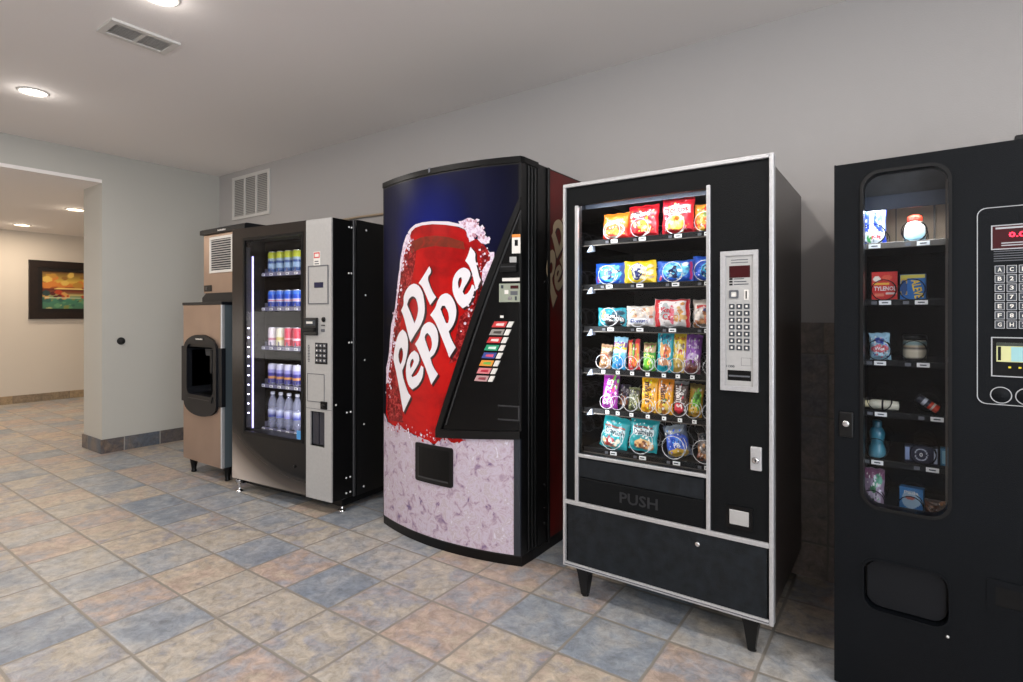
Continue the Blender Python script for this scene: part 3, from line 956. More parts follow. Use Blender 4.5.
S('cookie_pack', -0.215, SZ[1], 0.170, 0.120, 0.108, 0.045, [('base', (22, 84, 200)), ('ell', 0.62, 0.42, 0.32, 0.32, (40, 180, 220)), ('ring', 0.55, 0.4, 0.22, 0.26, 0.2, (20, 30, 60)), blobs(24, 6, 0.4, 0.8, 0.3, 0.6, 0.04, 0.08, [(236, 236, 236), (20, 60, 140)])],
  [('5', 0.52, 0.44, 0.13, 0.42, (24, 34, 96))], label='blue cookie pack half behind the silver divider, second shelf', cat='cookie pack', group=g2, crimp='h', sd=8)
g3 = 'pastry packs on the third shelf of the snack machine'
S('pastry_pack', -0.638, SZ[2], 0.165, 0.138, 0.086, 0.045, [('base', (24, 150, 170)), ('rect', 0.05, 0.14, 0, 1, (60, 190, 205)), ('ell', 0.26, 0.62, 0.08, 0.3, (240, 160, 120)), ('ell', 0.62, 0.30, 0.34, 0.36, (40, 36, 40)), ('ell', 0.75, 0.72, 0.2, 0.14, (24, 70, 90))],
  [('Skilloe', 0.60, 0.46, 0.66, 0.34, WH, -4)], label='teal pack with white lettering on the third shelf', cat='pastry pack', group=g3, crimp='h', sd=9)
S('pastry_pack', -0.502, SZ[2], 0.165, 0.128, 0.094, 0.050, [('base', (206, 196, 188)), blobs(31, 16, 0.1, 0.9, 0.45, 0.85, 0.06, 0.13, [(222, 180, 140), (190, 140, 100), (236, 214, 190), (170, 120, 84)]), ('rect', 0.05, 0.95, 0.12, 0.40, (236, 236, 240))],
  [('Donuts', 0.5, 0.28, 0.62, 0.17, (40, 60, 140))], label='clear pastry pack of pale buns with blue lettering, third shelf', cat='pastry pack', group=g3, crimp='h', sd=10)
S('pastry_pack', -0.360, SZ[2], 0.160, 0.152, 0.122, 0.048, [('base', (238, 230, 226)), ('rect', 0.0, 0.17, 0, 1, (206, 24, 40)), ('rect', 0.90, 1.0, 0, 1, (206, 24, 40)), ('rect', 0.0, 1.0, 0.93, 1.0, (206, 24, 40)), ('ell', 0.35, 0.55, 0.12, 0.32, (170, 176, 176)), blobs(32, 10, 0.62, 0.86, 0.25, 0.85, 0.05, 0.10, [(214, 150, 80), (176, 100, 50), (236, 190, 120)]), ('ell', 0.54, 0.45, 0.07, 0.35, (226, 110, 130))],
  [('Mini', 0.38, 0.62, 0.30, 0.20, (200, 30, 50)), ('Cs', 0.40, 0.36, 0.24, 0.22, (200, 30, 50))], label='white cookie pack with red ends on the third shelf', cat='pastry pack', group=g3, crimp='h', sd=11)
S('pastry_pack', -0.215, SZ[2], 0.170, 0.120, 0.116, 0.055, [('base', (226, 216, 206)), blobs(33, 16, 0.1, 0.9, 0.05, 0.62, 0.07, 0.14, [(200, 140, 90), (176, 110, 66), (226, 176, 120), (206, 90, 60)]), ('rect', 0.15, 0.9, 0.70, 0.80, (200, 50, 50))],
  [('Big', 0.62, 0.62, 0.40, 0.13, (40, 70, 150))], label='clear bag of brown pastries half behind the silver divider, third shelf', cat='pastry pack', group=g3, crimp='v', sd=12)
g4 = 'narrow candy packs on the fourth shelf of the snack machine'
S('candy_pack', -0.668, SZ[3], 0.155, 0.058, 0.108, 0.028, [('base', (176, 136, 100)), ('rect', 0, 1, 0.72, 0.88, (206, 190, 150)), blobs(41, 14, 0.1, 0.9, 0.1, 0.65, 0.08, 0.16, CHO + [(214, 170, 140)])],
  [('Nut', 0.5, 0.56, 0.7, 0.14, (150, 40, 30))], label='short tan nut pack, first in the fourth shelf row', cat='candy pack', group=g4, lean=9, roll=-4, sd=13)
S('candy_pack', -0.598, SZ[3], 0.150, 0.066, 0.144, 0.028, [('vg', [(0, (40, 150, 206)), (0.5, (110, 190, 226)), (0.56, (226, 238, 244)), (1, (150, 206, 236))]), ('rect', 0, 1, 0.70, 0.84, (130, 70, 160)), ('rect', 0, 1, 0.62, 0.70, (240, 220, 50)), ('ell', 0.5, 0.25, 0.4, 0.2, (30, 130, 200))],
  [('Zours', 0.5, 0.77, 0.8, 0.09, (250, 230, 120))], label='light blue candy pack with a purple band, fourth shelf', cat='candy pack', group=g4, lean=8, roll=-2, sd=14)
S('candy_pack', -0.531, SZ[3], 0.155, 0.060, 0.136, 0.022, [('base', (60, 40, 36)), ('rect', 0.05, 0.40, 0, 0.98, (206, 40, 44)), ('rect', 0.12, 0.36, 0.45, 0.90, (220, 150, 50)), ('rect', 0.62, 0.95, 0, 1.0, (206, 50, 60)), ('rect', 0.68, 0.90, 0.30, 0.85, (226, 130, 40)), ('rect', 0.30, 0.62, 0.1, 0.5, (230, 90, 40)), ('ell', 0.5, 0.6, 0.08, 0.25, (120, 170, 60))],
  label='red and orange stick candy pack, fourth shelf', cat='candy pack', group=g4, lean=8, roll=4, sd=15)
S('candy_pack', -0.461, SZ[3], 0.155, 0.058, 0.122, 0.028, [('base', (80, 160, 50)), ('rect', 0, 1, 0.66, 0.90, (196, 160, 120)), ('rect', 0, 1, 0.90, 1, (120, 90, 60)), ('ell', 0.5, 0.3, 0.36, 0.22, (120, 206, 60)), ('ell', 0.55, 0.3, 0.14, 0.1, (246, 226, 60))],
  [('Corn', 0.5, 0.54, 0.8, 0.12, (240, 230, 120))], label='green and tan snack pack, fourth shelf', cat='candy pack', group=g4, lean=8, sd=16)
S('candy_pack', -0.390, SZ[3], 0.155, 0.072, 0.175, 0.030, [('base', (24, 164, 182)), ('ell', 0.55, 0.50, 0.34, 0.18, (226, 140, 70)), blobs(44, 10, 0.3, 0.8, 0.36, 0.64, 0.05, 0.12, [(240, 190, 120), (206, 60, 50), (230, 120, 60), (250, 240, 220)]), ('rect', 0.1, 0.9, 0.16, 0.30, (190, 130, 90))],
  [('Puffs', 0.5, 0.84, 0.8, 0.10, (24, 80, 110))], label='tall teal snack pack with an orange centre, fourth shelf', cat='candy pack', group=g4, lean=6, sd=17)
S('candy_pack', -0.331, SZ[3], 0.165, 0.066, 0.172, 0.030, [('base', (240, 206, 50)), ('ell', 0.55, 0.60, 0.22, 0.10, (250, 240, 200)), ('ell', 0.6, 0.50, 0.26, 0.06, (206, 40, 40)), ('vg', [(0, (206, 170, 90)), (0.38, (214, 180, 80)), (0.42, (240, 206, 50)), (0.45, (240, 206, 50))]), blobs(45, 6, 0.25, 0.8, 0.42, 0.7, 0.04, 0.09, [(250, 226, 120), (190, 40, 40), (90, 50, 40)])],
  [('Rollos', 0.5, 0.85, 0.8, 0.09, (200, 90, 30))], label='tall yellow snack pack with a red mark, fourth shelf', cat='candy pack', group=g4, lean=6, sd=18)
S('candy_pack', -0.271, SZ[3], 0.155, 0.068, 0.162, 0.030, [('vg', [(0, (110, 60, 70)), (0.35, (150, 110, 140)), (0.5, (136, 70, 170)), (1, (146, 80, 180))]), ('ell', 0.5, 0.40, 0.32, 0.14, (206, 180, 226)), ('ell', 0.5, 0.16, 0.36, 0.14, (120, 60, 46)), ('ell', 0.5, 0.30, 0.24, 0.07, (90, 40, 60))],
  [('Trail', 0.5, 0.68, 0.7, 0.08, (230, 214, 240))], label='tall purple snack pack, last full one in the fourth shelf row', cat='candy pack', group=g4, lean=7, roll=-2, sd=19)
g5 = 'candy packs on the fifth shelf of the snack machine'
S('candy_pack', -0.645, SZ[4], 0.155, 0.078, 0.150, 0.028, [('base', (150, 44, 150)), ('rect', 0.62, 1, 0.6, 1, (110, 30, 110)), blobs(51, 9, 0.5, 0.95, 0.55, 0.95, 0.04, 0.08, [(220, 70, 90), (240, 190, 60), (120, 190, 90)])],
  [('SKITTLES', 0.40, 0.50, 0.78 * 150 / 78, 0.20, WH, 80)], label='purple candy pack with white upright lettering, fifth shelf', cat='candy pack', group=g5, lean=7, roll=-2, sd=20)
S('candy_pack', -0.598, SZ[4], 0.205, 0.056, 0.105, 0.026, [('base', (84, 70, 84)), ('rect', 0, 1, 0.8, 1, (60, 56, 66)), ('ell', 0.5, 0.30, 0.36, 0.24, (206, 130, 90)), blobs(52, 8, 0.1, 0.9, 0.4, 0.9, 0.05, 0.12, [(130, 110, 150), (160, 150, 160), (60, 50, 60)])],
  label='short grey and brown candy pack beside the purple one, fifth shelf', cat='candy pack', group=g5, lean=8, sd=21)
S('candy_pack', -0.534, SZ[4], 0.165, 0.054, 0.100, 0.026, [('base', (96, 100, 66)), ('rect', 0, 1, 0.72, 0.9, (70, 66, 60)), blobs(53, 12, 0.1, 0.9, 0.1, 0.7, 0.05, 0.13, [(150, 150, 100), (190, 186, 150), (60, 70, 40)])],
  label='short olive candy pack before the yellow packs, fifth shelf', cat='candy pack', group=g5, lean=8, sd=22)
S('candy_pack', -0.460, SZ[4], 0.155, 0.074, 0.152, 0.032, [('base', (242, 176, 24)), blobs(54, 10, 0.15, 0.85, 0.05, 0.30, 0.07, 0.13, [(214, 140, 30), (246, 206, 80), (190, 120, 40)])],
  [("m&m's", 0.46, 0.58, 0.58 * 152 / 74, 0.22, (84, 40, 30), -86)], label='yellow candy pack with dark upright lettering, nearer the olive pack, fifth shelf', cat='candy pack', group=g5, lean=7, sd=23)
S('candy_pack', -0.389, SZ[4], 0.155, 0.070, 0.150, 0.032, [('base', (244, 170, 26)), ('rect', 0, 1, 0.66, 1, (236, 140, 30)), blobs(55, 10, 0.15, 0.85, 0.05, 0.30, 0.07, 0.13, [(226, 190, 90), (190, 120, 40), (246, 220, 120)]), ('ell', 0.5, 0.40, 0.14, 0.06, (110, 150, 50))],
  [("m&m's", 0.46, 0.58, 0.56 * 150 / 70, 0.22, (84, 40, 30), -86)], label='yellow candy pack with an orange upper end beside the dark pack, fifth shelf', cat='candy pack', group=g5, lean=7, sd=24)
S('candy_pack', -0.322, SZ[4], 0.155, 0.062, 0.145, 0.032, [('base', (74, 50, 44)), ('rect', 0, 1, 0.9, 1, (150, 150, 150)), ('ell', 0.4, 0.22, 0.34, 0.16, (206, 40, 60)), blobs(56, 6, 0.1, 0.9, 0.3, 0.8, 0.05, 0.1, [(110, 84, 70), (60, 40, 36)])],
  [("m&m's", 0.5, 0.56, 0.60 * 145 / 62, 0.26, (232, 226, 220), -86)], label='dark brown candy pack with white upright lettering, fifth shelf', cat='candy pack', group=g5, lean=7, sd=25)
S('candy_pack', -0.263, SZ[4], 0.165, 0.060, 0.135, 0.030, [('base', (196, 150, 40)), ('ell', 0.6, 0.5, 0.3, 0.36, (110, 180, 50)), ('rect', 0, 1, 0.84, 1, (150, 130, 60)), ('ell', 0.4, 0.2, 0.34, 0.14, (226, 180, 60)), ('ell', 0.6, 0.62, 0.16, 0.1, (60, 130, 40))],
  label='green and yellow candy pack next to the dark one, fifth shelf', cat='candy pack', group=g5, lean=7, roll=-4, sd=26)
g6 = 'bags on the bottom shelf of the snack machine'
S('pastry_bag', -0.625, SZ[5] - 0.005, 0.165, 0.136, 0.146, 0.040, [('base', (26, 150, 156)), ('rect', 0.12, 0.88, 0.44, 0.66, (214, 226, 226)), ('rect', 0.12, 0.88, 0.68, 0.74, (150, 80, 70)), blobs(61, 14, 0.15, 0.85, 0.10, 0.40, 0.05, 0.11, [(206, 150, 110), (236, 226, 206), (176, 60, 60), (226, 190, 140)])],
  [('Danish', 0.52, 0.56, 0.70, 0.16, (24, 80, 90), -4)], label='teal pastry bag tilted over on the bottom shelf', cat='pastry bag', group=g6, lean=6, roll=-9, sd=27)
S('pastry_bag', -0.490, SZ[5] + 0.004, 0.165, 0.132, 0.142, 0.040, [('base', (26, 154, 160)), ('rect', 0.12, 0.88, 0.50, 0.72, (226, 234, 234)), ('rect', 0.16, 0.84, 0.74, 0.79, (120, 60, 60)), ('ell', 0.55, 0.24, 0.34, 0.16, (226, 180, 120)), blobs(62, 12, 0.25, 0.85, 0.12, 0.36, 0.04, 0.09, [(240, 214, 170), (200, 140, 90), (120, 60, 40), (236, 200, 140)])],
  [('Danish', 0.50, 0.61, 0.68, 0.17, (20, 70, 80))], label='teal pastry bag standing upright on the bottom shelf', cat='pastry bag', group=g6, lean=6, roll=-3, sd=28)
S('pastry_bag', -0.343, SZ[5] + 0.004, 0.165, 0.108, 0.130, 0.050, [('base', (90, 100, 120)), ('ell', 0.5, 0.44, 0.50, 0.34, (34, 80, 196)), ('ell', 0.5, 0.14, 0.42, 0.14, (206, 166, 60)), ('ell', 0.5, 0.9, 0.4, 0.16, (160, 170, 180)), ('ell', 0.62, 0.5, 0.14, 0.12, (70, 130, 220))],
  [('PB', 0.55, 0.38, 0.3, 0.14, WH)], label='clear bag with a round blue and yellow label on the bottom shelf', cat='pastry bag', group=g6, lean=8, roll=14, sd=29, pinch=0.12)
S('pastry_bag', -0.215, SZ[5], 0.165, 0.090, 0.112, 0.050, [('base', (120, 110, 104)), blobs(63, 26, 0.05, 0.95, 0.05, 0.62, 0.06, 0.12, CHO + [(206, 150, 110), (150, 90, 70)]), ('ell', 0.5, 0.9, 0.4, 0.14, (70, 74, 80))],
  label='clear bag of brown nuts half behind the silver divider, bottom shelf', cat='pastry bag', group=g6, lean=8, sd=30, pinch=0.12)
# ==================================================================
#  SODA MACHINE WITH THE CURVED PRINTED FRONT
# ==================================================================
DO = (-1.535, 2.26, 0.0)
soda = tag(empty('soda_machine', (-2.035, 2.26, 0)), 'tall soda machine with a big red can picture on its curved front', 'vending machine')
LD = Local(soda, -0.5)
def bulge(x): return -0.085 * (1 - ((x + 0.5) / 0.5) ** 2)
def onfront(off):
    return lambda x, z: bulge(x) - off
ARC = [(-1.0 + i / 24.0, bulge(-1.0 + i / 24.0)) for i in range(25)]
b_ = MB()
b_.box((-0.992, 0.15, 0.035), (0.0, 0.70, 2.03), 'black')
b_.box((0.0, 0.27, 0.06), (0.003, 0.70, 2.022), 'red_side')
M['red_side'] = mat('dark_red_side_print', (92, 16, 14), 0.35, spec=0.3, noise=(3, 0.4))
b_.box((0.0, 0.24, 0.04), (0.010, 0.262, 2.03), 'black', 0.002, 1)
LD.put('cabinet', b_)
dr = MB()
dr.prism(ARC + [(0.0, 0.02), (0.0, 0.14), (-1.0, 0.14), (-1.0, 0.02)], 0.045, 2.005, 'black', 'xy')
dr.prism([(x, y - 0.006) for x, y in ARC] + [(0.006, 0.02), (0.006, 0.15), (-1.006, 0.15), (-1.006, 0.02)], 2.005, 2.035, 'black_deep', 'xy')
for yy in (0.055, 0.085, 0.115): dr.box((0.0, yy, 0.06), (0.008, yy + 0.012, 2.0), 'black', 0.002, 1)
LD.put('door', dr)
ft = MB()
ft.prism([(x, y + 0.004) for x, y in ARC] + [(0.004, 0.10), (-0.004, 0.66), (-0.99, 0.66)], 0.0, 0.05, 'black_deep', 'xy')
LD.put('plinth', ft)

def graphic_mat():
    m = bpy.data.materials.new('blue_print_glow')
    m.use_nodes = True
    nt = m.node_tree
    b = nt.nodes['Principled BSDF']
    tc = nt.nodes.new('ShaderNodeTexCoord')
    mp = nt.nodes.new('ShaderNodeMapping')
    mp.inputs['Location'].default_value = (0.56, 0.0, -1.72 * 1.0)
    mp.inputs['Scale'].default_value = (1.0, 0.0, 1.0)
    ln = nt.nodes.new('ShaderNodeVectorMath')
    ln.operation = 'LENGTH'
    r = nt.nodes.new('ShaderNodeValToRGB')
    r.color_ramp.elements[0].position = 0.05
    r.color_ramp.elements[0].color = lin((8, 22, 104))
    r.color_ramp.elements[1].position = 0.62
    r.color_ramp.elements[1].color = lin((7, 7, 20))
    e = r.color_ramp.elements.new(0.30)
    e.color = lin((8, 12, 50))
    nt.links.new(tc.outputs['Object'], mp.inputs[0])
    nt.links.new(mp.outputs[0], ln.inputs[0])
    nt.links.new(ln.outputs['Value'], r.inputs['Fac'])
    nt.links.new(r.outputs['Color'], b.inputs['Base Color'])
    b.inputs['Roughness'].default_value = 0.34
    b.inputs['Specular IOR Level'].default_value = 0.12
    return m
M['blue_print'] = graphic_mat()

def mottled(name, stops, scale, rough=0.35, detail=8, dist=0.6, vor=None, coat=0.0):
    m = bpy.data.materials.new(name)
    m.use_nodes = True
    nt = m.node_tree
    b = nt.nodes['Principled BSDF']
    tc = nt.nodes.new('ShaderNodeTexCoord')
    n = nt.nodes.new('ShaderNodeTexNoise')
    n.inputs['Scale'].default_value = scale
    n.inputs['Detail'].default_value = detail
    n.inputs['Roughness'].default_value = 0.65
    n.inputs['Distortion'].default_value = dist
    nt.links.new(tc.outputs['Object'], n.inputs['Vector'])
    src = n.outputs['Fac']
    if vor:
        v = nt.nodes.new('ShaderNodeTexVoronoi')
        v.inputs['Scale'].default_value = vor
        wv = nt.nodes.new('ShaderNodeVectorMath')
        wv.operation = 'MULTIPLY_ADD'
        wv.inputs[1].default_value = (0.12, 0.12, 0.12)
        nt.links.new(n.outputs['Color'], wv.inputs[0])
        nt.links.new(tc.outputs['Object'], wv.inputs[2])
        nt.links.new(wv.outputs[0], v.inputs['Vector'])
        a = nt.nodes.new('ShaderNodeMath')
        a.operation = 'MULTIPLY_ADD'
        nt.links.new(v.outputs['Distance'], a.inputs[0])
        a.inputs[1].default_value = 0.35
        nt.links.new(n.outputs['Fac'], a.inputs[2])
        a2 = nt.nodes.new('ShaderNodeMath')
        a2.operation = 'SUBTRACT'
        nt.links.new(a.outputs[0], a2.inputs[0])
        a2.inputs[1].default_value = 0.12
        src = a2.outputs[0]
    r = nt.nodes.new('ShaderNodeValToRGB')
    cr = r.color_ramp
    while len(cr.elements) < len(stops): cr.elements.new(0.5)
    for e, (p, c) in zip(cr.elements, stops):
        e.position = p
        e.color = lin(c)
    nt.links.new(src, r.inputs['Fac'])
    nt.links.new(r.outputs['Color'], b.inputs['Base Color'])
    b.inputs['Roughness'].default_value = rough
    b.inputs['Coat Weight'].default_value = coat
    b.inputs['Specular IOR Level'].default_value = 0.3
    return m
M['can_red'] = mottled('can_red_print', [(0.25, (90, 8, 12)), (0.42, (146, 10, 12)), (0.55, (182, 14, 14)), (0.75, (200, 24, 18))], 3.2, 0.25, 5, 0.4)
M['can_dark'] = mottled('can_dark_red_print', [(0.3, (70, 12, 16)), (0.5, (128, 16, 20)), (0.62, (190, 60, 60)), (0.75, (110, 14, 20))], 46, 0.25, 6, 0.6)
M['can_rim'] = mat('can_rim_print', (222, 214, 224), 0.3)
M['can_gold'] = mottled('can_shoulder_print', [(0.3, (96, 12, 12)), (0.5, (118, 42, 24)), (0.7, (160, 24, 18))], 14, 0.3)
M['ice_crystal'] = mottled('ice_crystal_print', [(0.25, (140, 108, 140)), (0.42, (206, 180, 204)), (0.58, (240, 228, 240)), (0.75, (190, 150, 180))], 60, 0.35, 6, 1.0)
M['ice_print'] = mottled('crushed_ice_print', [(0.30, (84, 70, 122)), (0.37, (146, 124, 148)), (0.45, (184, 166, 178)), (0.53, (196, 186, 202)), (0.58, (180, 164, 170)), (0.66, (208, 202, 216)), (0.80, (226, 224, 234))], 19, 0.35, 15, 0.9)
M['logo_white'] = mat('logo_white', (232, 228, 234), 0.3)
M['logo_dark'] = mat('logo_outline', (40, 8, 12), 0.3)

bg = MB()
bg.sheet([(-0.985, 0.60), (-0.470, 0.60), (-0.012, 1.80), (-0.012, 1.995), (-0.985, 1.995)], onfront(0.0012), 'blue_print', 0.04)
LD.put('front_panel', bg)
CAN = [(-0.692, 1.718), (-0.661, 1.733), (-0.618, 1.737), (-0.516, 1.734), (-0.423, 1.723), (-0.371, 1.713), (-0.305, 1.687), (-0.266, 1.644), (-0.213, 1.627), (-0.184, 1.592), (-0.155, 1.557), (-0.142, 1.517), (-0.478, 0.635), (-0.433, 0.598), (-0.474, 0.566), (-0.505, 0.558), (-0.56, 0.566), (-0.637, 0.583), (-0.701, 0.594), (-0.793, 0.601), (-0.856, 0.604), (-0.926, 0.619), (-0.96, 0.665), (-0.954, 0.753), (-0.948, 0.849), (-0.915, 0.99), (-0.896, 1.066), (-0.881, 1.144), (-0.865, 1.205), (-0.836, 1.297), (-0.815, 1.372), (-0.801, 1.447), (-0.78, 1.543), (-0.761, 1.594), (-0.741, 1.63), (-0.704, 1.678)]
rg = random.Random(8)
cn = MB()
cn.sheet(CAN, onfront(0.0022), 'can_red', 0.04)
# frosty, beaded flanks of the can and its shoulder
cn.sheet([(-0.70, 1.66), (-0.64, 1.62), (-0.66, 1.50), (-0.69, 1.42), (-0.76, 1.30), (-0.80, 1.15), (-0.83, 0.98), (-0.80, 0.80), (-0.76, 0.64), (-0.92, 0.63), (-0.95, 0.70), (-0.94, 0.86), (-0.90, 1.02), (-0.85, 1.25), (-0.79, 1.47), (-0.74, 1.60)], onfront(0.0028), 'can_dark', 0.04)
cn.sheet([(-0.21, 1.62), (-0.16, 1.55), (-0.15, 1.51), (-0.335, 1.02), (-0.40, 0.99), (-0.36, 1.12), (-0.33, 1.24), (-0.20, 1.33), (-0.20, 1.45)], onfront(0.0028), 'can_dark', 0.04)
cn.sheet([(-0.68, 1.655), (-0.60, 1.672), (-0.50, 1.672), (-0.40, 1.655), (-0.31, 1.625), (-0.30, 1.585), (-0.38, 1.600), (-0.50, 1.615), (-0.60, 1.612), (-0.69, 1.590)], onfront(0.0029), 'can_gold', 0.04)
LD.put('can_picture', cn)
rm = MB()
rm.sheet([(-0.717, 1.709), (-0.692, 1.729), (-0.652, 1.746), (-0.597, 1.751), (-0.516, 1.75), (-0.405, 1.738), (-0.338, 1.72), (-0.305, 1.704), (-0.297, 1.687), (-0.338, 1.705), (-0.423, 1.722), (-0.516, 1.734), (-0.597, 1.735), (-0.652, 1.728), (-0.686, 1.71), (-0.704, 1.675)], onfront(0.0034), 'can_rim', 0.03)
LD.put('can_rim', rm)
def jag(pts, a, n, seed):
    r_ = random.Random(seed)
    out = []
    for p, q in zip(pts, pts[1:] + pts[:1]):
        for k in range(n):
            t = k / n
            out.append((p[0] + (q[0] - p[0]) * t + r_.uniform(-a, a), p[1] + (q[1] - p[1]) * t + r_.uniform(-a, a)))
    return out
ic = MB()
ic.sheet(jag([(-0.338, 1.731), (-0.305, 1.738), (-0.266, 1.749), (-0.235, 1.723), (-0.213, 1.694), (-0.184, 1.672), (-0.184, 1.652), (-0.159, 1.627), (-0.166, 1.611), (-0.191, 1.606), (-0.221, 1.621), (-0.224, 1.648), (-0.243, 1.663), (-0.247, 1.629), (-0.27, 1.624), (-0.285, 1.652), (-0.297, 1.687), (-0.321, 1.709)], 0.004, 2, 1), onfront(0.004), 'ice_crystal', 0.04)
ic.sheet(jag([(-0.173, 1.572), (-0.137, 1.563), (-0.135, 1.543), (-0.142, 1.517), (-0.155, 1.484), (-0.169, 1.445), (-0.184, 1.405), (-0.195, 1.388), (-0.202, 1.432), (-0.202, 1.472), (-0.184, 1.498), (-0.162, 1.524), (-0.155, 1.547)], 0.004, 2, 2), onfront(0.004), 'ice_crystal', 0.04)
ic.sheet(jag([(-0.729, 1.696), (-0.700, 1.705), (-0.692, 1.68), (-0.715, 1.645), (-0.745, 1.605), (-0.765, 1.560), (-0.785, 1.49), (-0.800, 1.42), (-0.815, 1.36), (-0.83, 1.29), (-0.85, 1.22), (-0.868, 1.14), (-0.88, 1.06), (-0.90, 0.985), (-0.922, 0.915), (-0.935, 0.849), (-0.952, 0.841), (-0.950, 0.936), (-0.922, 0.999), (-0.908, 1.089), (-0.899, 1.143), (-0.888, 1.197), (-0.858, 1.259), (-0.836, 1.319), (-0.824, 1.395), (-0.818, 1.44), (-0.800, 1.508), (-0.785, 1.581), (-0.765, 1.640)], 0.003, 2, 3), onfront(0.004), 'ice_crystal', 0.04)
rg = random.Random(21)
def crystal(x, z, r, m):
    n_ = rg.randint(4, 6)
    a0 = rg.uniform(0, 6.28)
    ic.sheet([(x + r * rg.uniform(0.6, 1.2) * math.cos(a0 + 2 * PI * k / n_), z + r * rg.uniform(0.6, 1.2) * math.sin(a0 + 2 * PI * k / n_)) for k in range(n_)], onfront(0.0044 if m != 'ice_crystal' else 0.0048), m, 0)
spine = [(-0.70, 1.67), (-0.755, 1.57), (-0.795, 1.45), (-0.83, 1.30), (-0.87, 1.14), (-0.895, 1.0), (-0.92, 0.88), (-0.935, 0.74)]
for k in range(110):
    i = rg.randrange(len(spine) - 1)
    t_ = rg.random()
    x = spine[i][0] + (spine[i + 1][0] - spine[i][0]) * t_
    z = spine[i][1] + (spine[i + 1][1] - spine[i][1]) * t_
    crystal(x + rg.gauss(0.008, 0.016), z, rg.uniform(0.004, 0.011), rg.choice(['ice_crystal', 'ice_crystal', 'ice_bright', 'ice_pink']))
for k in range(70):
    t_ = rg.random()
    x, z = -0.185 - 0.10 * t_ + rg.gauss(0, 0.018), 1.60 - 0.46 * t_
    if x > -0.215 + (z - 1.33) * 0.40 - 0.02: continue
    crystal(x, z, rg.uniform(0.003, 0.009), rg.choice(['ice_crystal', 'ice_bright', 'ice_pink', 'can_dark']))
for k in range(60):
    x, z = rg.choice([(-0.30, 1.72), (-0.26, 1.72), (-0.225, 1.69), (-0.195, 1.65), (-0.26, 1.66), (-0.175, 1.62), (-0.16, 1.53), (-0.175, 1.46)])
    crystal(x + rg.gauss(0, 0.016), z + rg.gauss(0, 0.016), rg.uniform(0.005, 0.012), rg.choice(['ice_bright', 'ice_crystal', 'ice_pink']))
for k in range(90):
    x = rg.uniform(-0.93, -0.40)
    crystal(x, 0.60 + rg.gauss(0, 0.016), rg.uniform(0.003, 0.010), rg.choice(['ice_bright', 'can_red', 'can_red', 'ice_pink']))
M['ice_bright'] = mat('ice_bright_print', (228, 220, 232), 0.35)
M['ice_pink'] = mat('ice_pink_print', (190, 140, 156), 0.35)
LD.put('ice_picture', ic)
lo = MB()
top = jag([(-0.985, 0.66), (-0.935, 0.617), (-0.856, 0.604), (-0.793, 0.618), (-0.708, 0.593), (-0.631, 0.58), (-0.549, 0.568), (-0.505, 0.552), (-0.470, 0.575), (-0.430, 0.612), (-0.394, 0.595)], 0.005, 3, 5)[:-3]
lo.sheet(top + [(-0.36, 0.612), (-0.031, 0.628), (-0.031, 0.056), (-0.985, 0.056)], onfront(0.0036), 'ice_print', 0.04)
lo.sheet(jag([(-0.44, 0.60), (-0.36, 0.612), (-0.29, 0.605), (-0.33, 0.585), (-0.40, 0.588)], 0.008, 4, 9), onfront(0.0044), 'can_red', 0.04)
LD.put('ice_panel', lo)

GL = {}
GL['D'] = [[(-0.78, 1.273), (-0.754, 1.307), (-0.757, 1.348), (-0.735, 1.384), (-0.698, 1.413), (-0.652, 1.422), (-0.613, 1.403), (-0.586, 1.366), (-0.574, 1.315), (-0.571, 1.272), (-0.581, 1.229), (-0.608, 1.186), (-0.652, 1.142), (-0.692, 1.097), (-0.704, 1.118), (-0.717, 1.148), (-0.741, 1.206), (-0.761, 1.247)],
           [(-0.723, 1.306), (-0.704, 1.339), (-0.675, 1.353), (-0.646, 1.342), (-0.629, 1.309), (-0.624, 1.273), (-0.635, 1.236), (-0.657, 1.201), (-0.686, 1.251)]]
GL['r'] = [[(-0.621, 1.422), (-0.576, 1.466), (-0.537, 1.51), (-0.523, 1.488), (-0.527, 1.471), (-0.545, 1.457), (-0.547, 1.436), (-0.53, 1.4), (-0.511, 1.368), (-0.487, 1.342), (-0.53, 1.301), (-0.547, 1.329), (-0.571, 1.369), (-0.592, 1.402)]]
GL['P'] = [[(-0.865, 0.993), (-0.855, 1.037), (-0.829, 1.107), (-0.801, 1.146), (-0.767, 1.165), (-0.735, 1.151), (-0.717, 1.118), (-0.713, 1.074), (-0.723, 1.022), (-0.741, 0.976), (-0.761, 0.947), (-0.771, 0.929), (-0.757, 0.884), (-0.714, 0.814), (-0.688, 0.796), (-0.757, 0.698), (-0.78, 0.764), (-0.794, 0.814), (-0.832, 0.92)],
           [(-0.81, 1.017), (-0.798, 1.052), (-0.779, 1.064), (-0.763, 1.049), (-0.761, 1.016), (-0.771, 0.986), (-0.787, 0.966), (-0.801, 0.98)]]
GL['e'] = [[(-0.735, 0.939), (-0.723, 0.992), (-0.692, 1.034), (-0.657, 1.052), (-0.626, 1.037), (-0.613, 1.005), (-0.627, 0.976), (-0.661, 0.937), (-0.683, 0.912), (-0.675, 0.903), (-0.643, 0.914), (-0.618, 0.939), (-0.6, 0.972), (-0.583, 0.964), (-0.583, 0.937), (-0.595, 0.897), (-0.63, 0.858), (-0.675, 0.835), (-0.708, 0.853), (-0.729, 0.892)],
           [(-0.698, 0.968), (-0.686, 0.998), (-0.669, 1.006), (-0.661, 0.992), (-0.675, 0.966), (-0.69, 0.95)]]
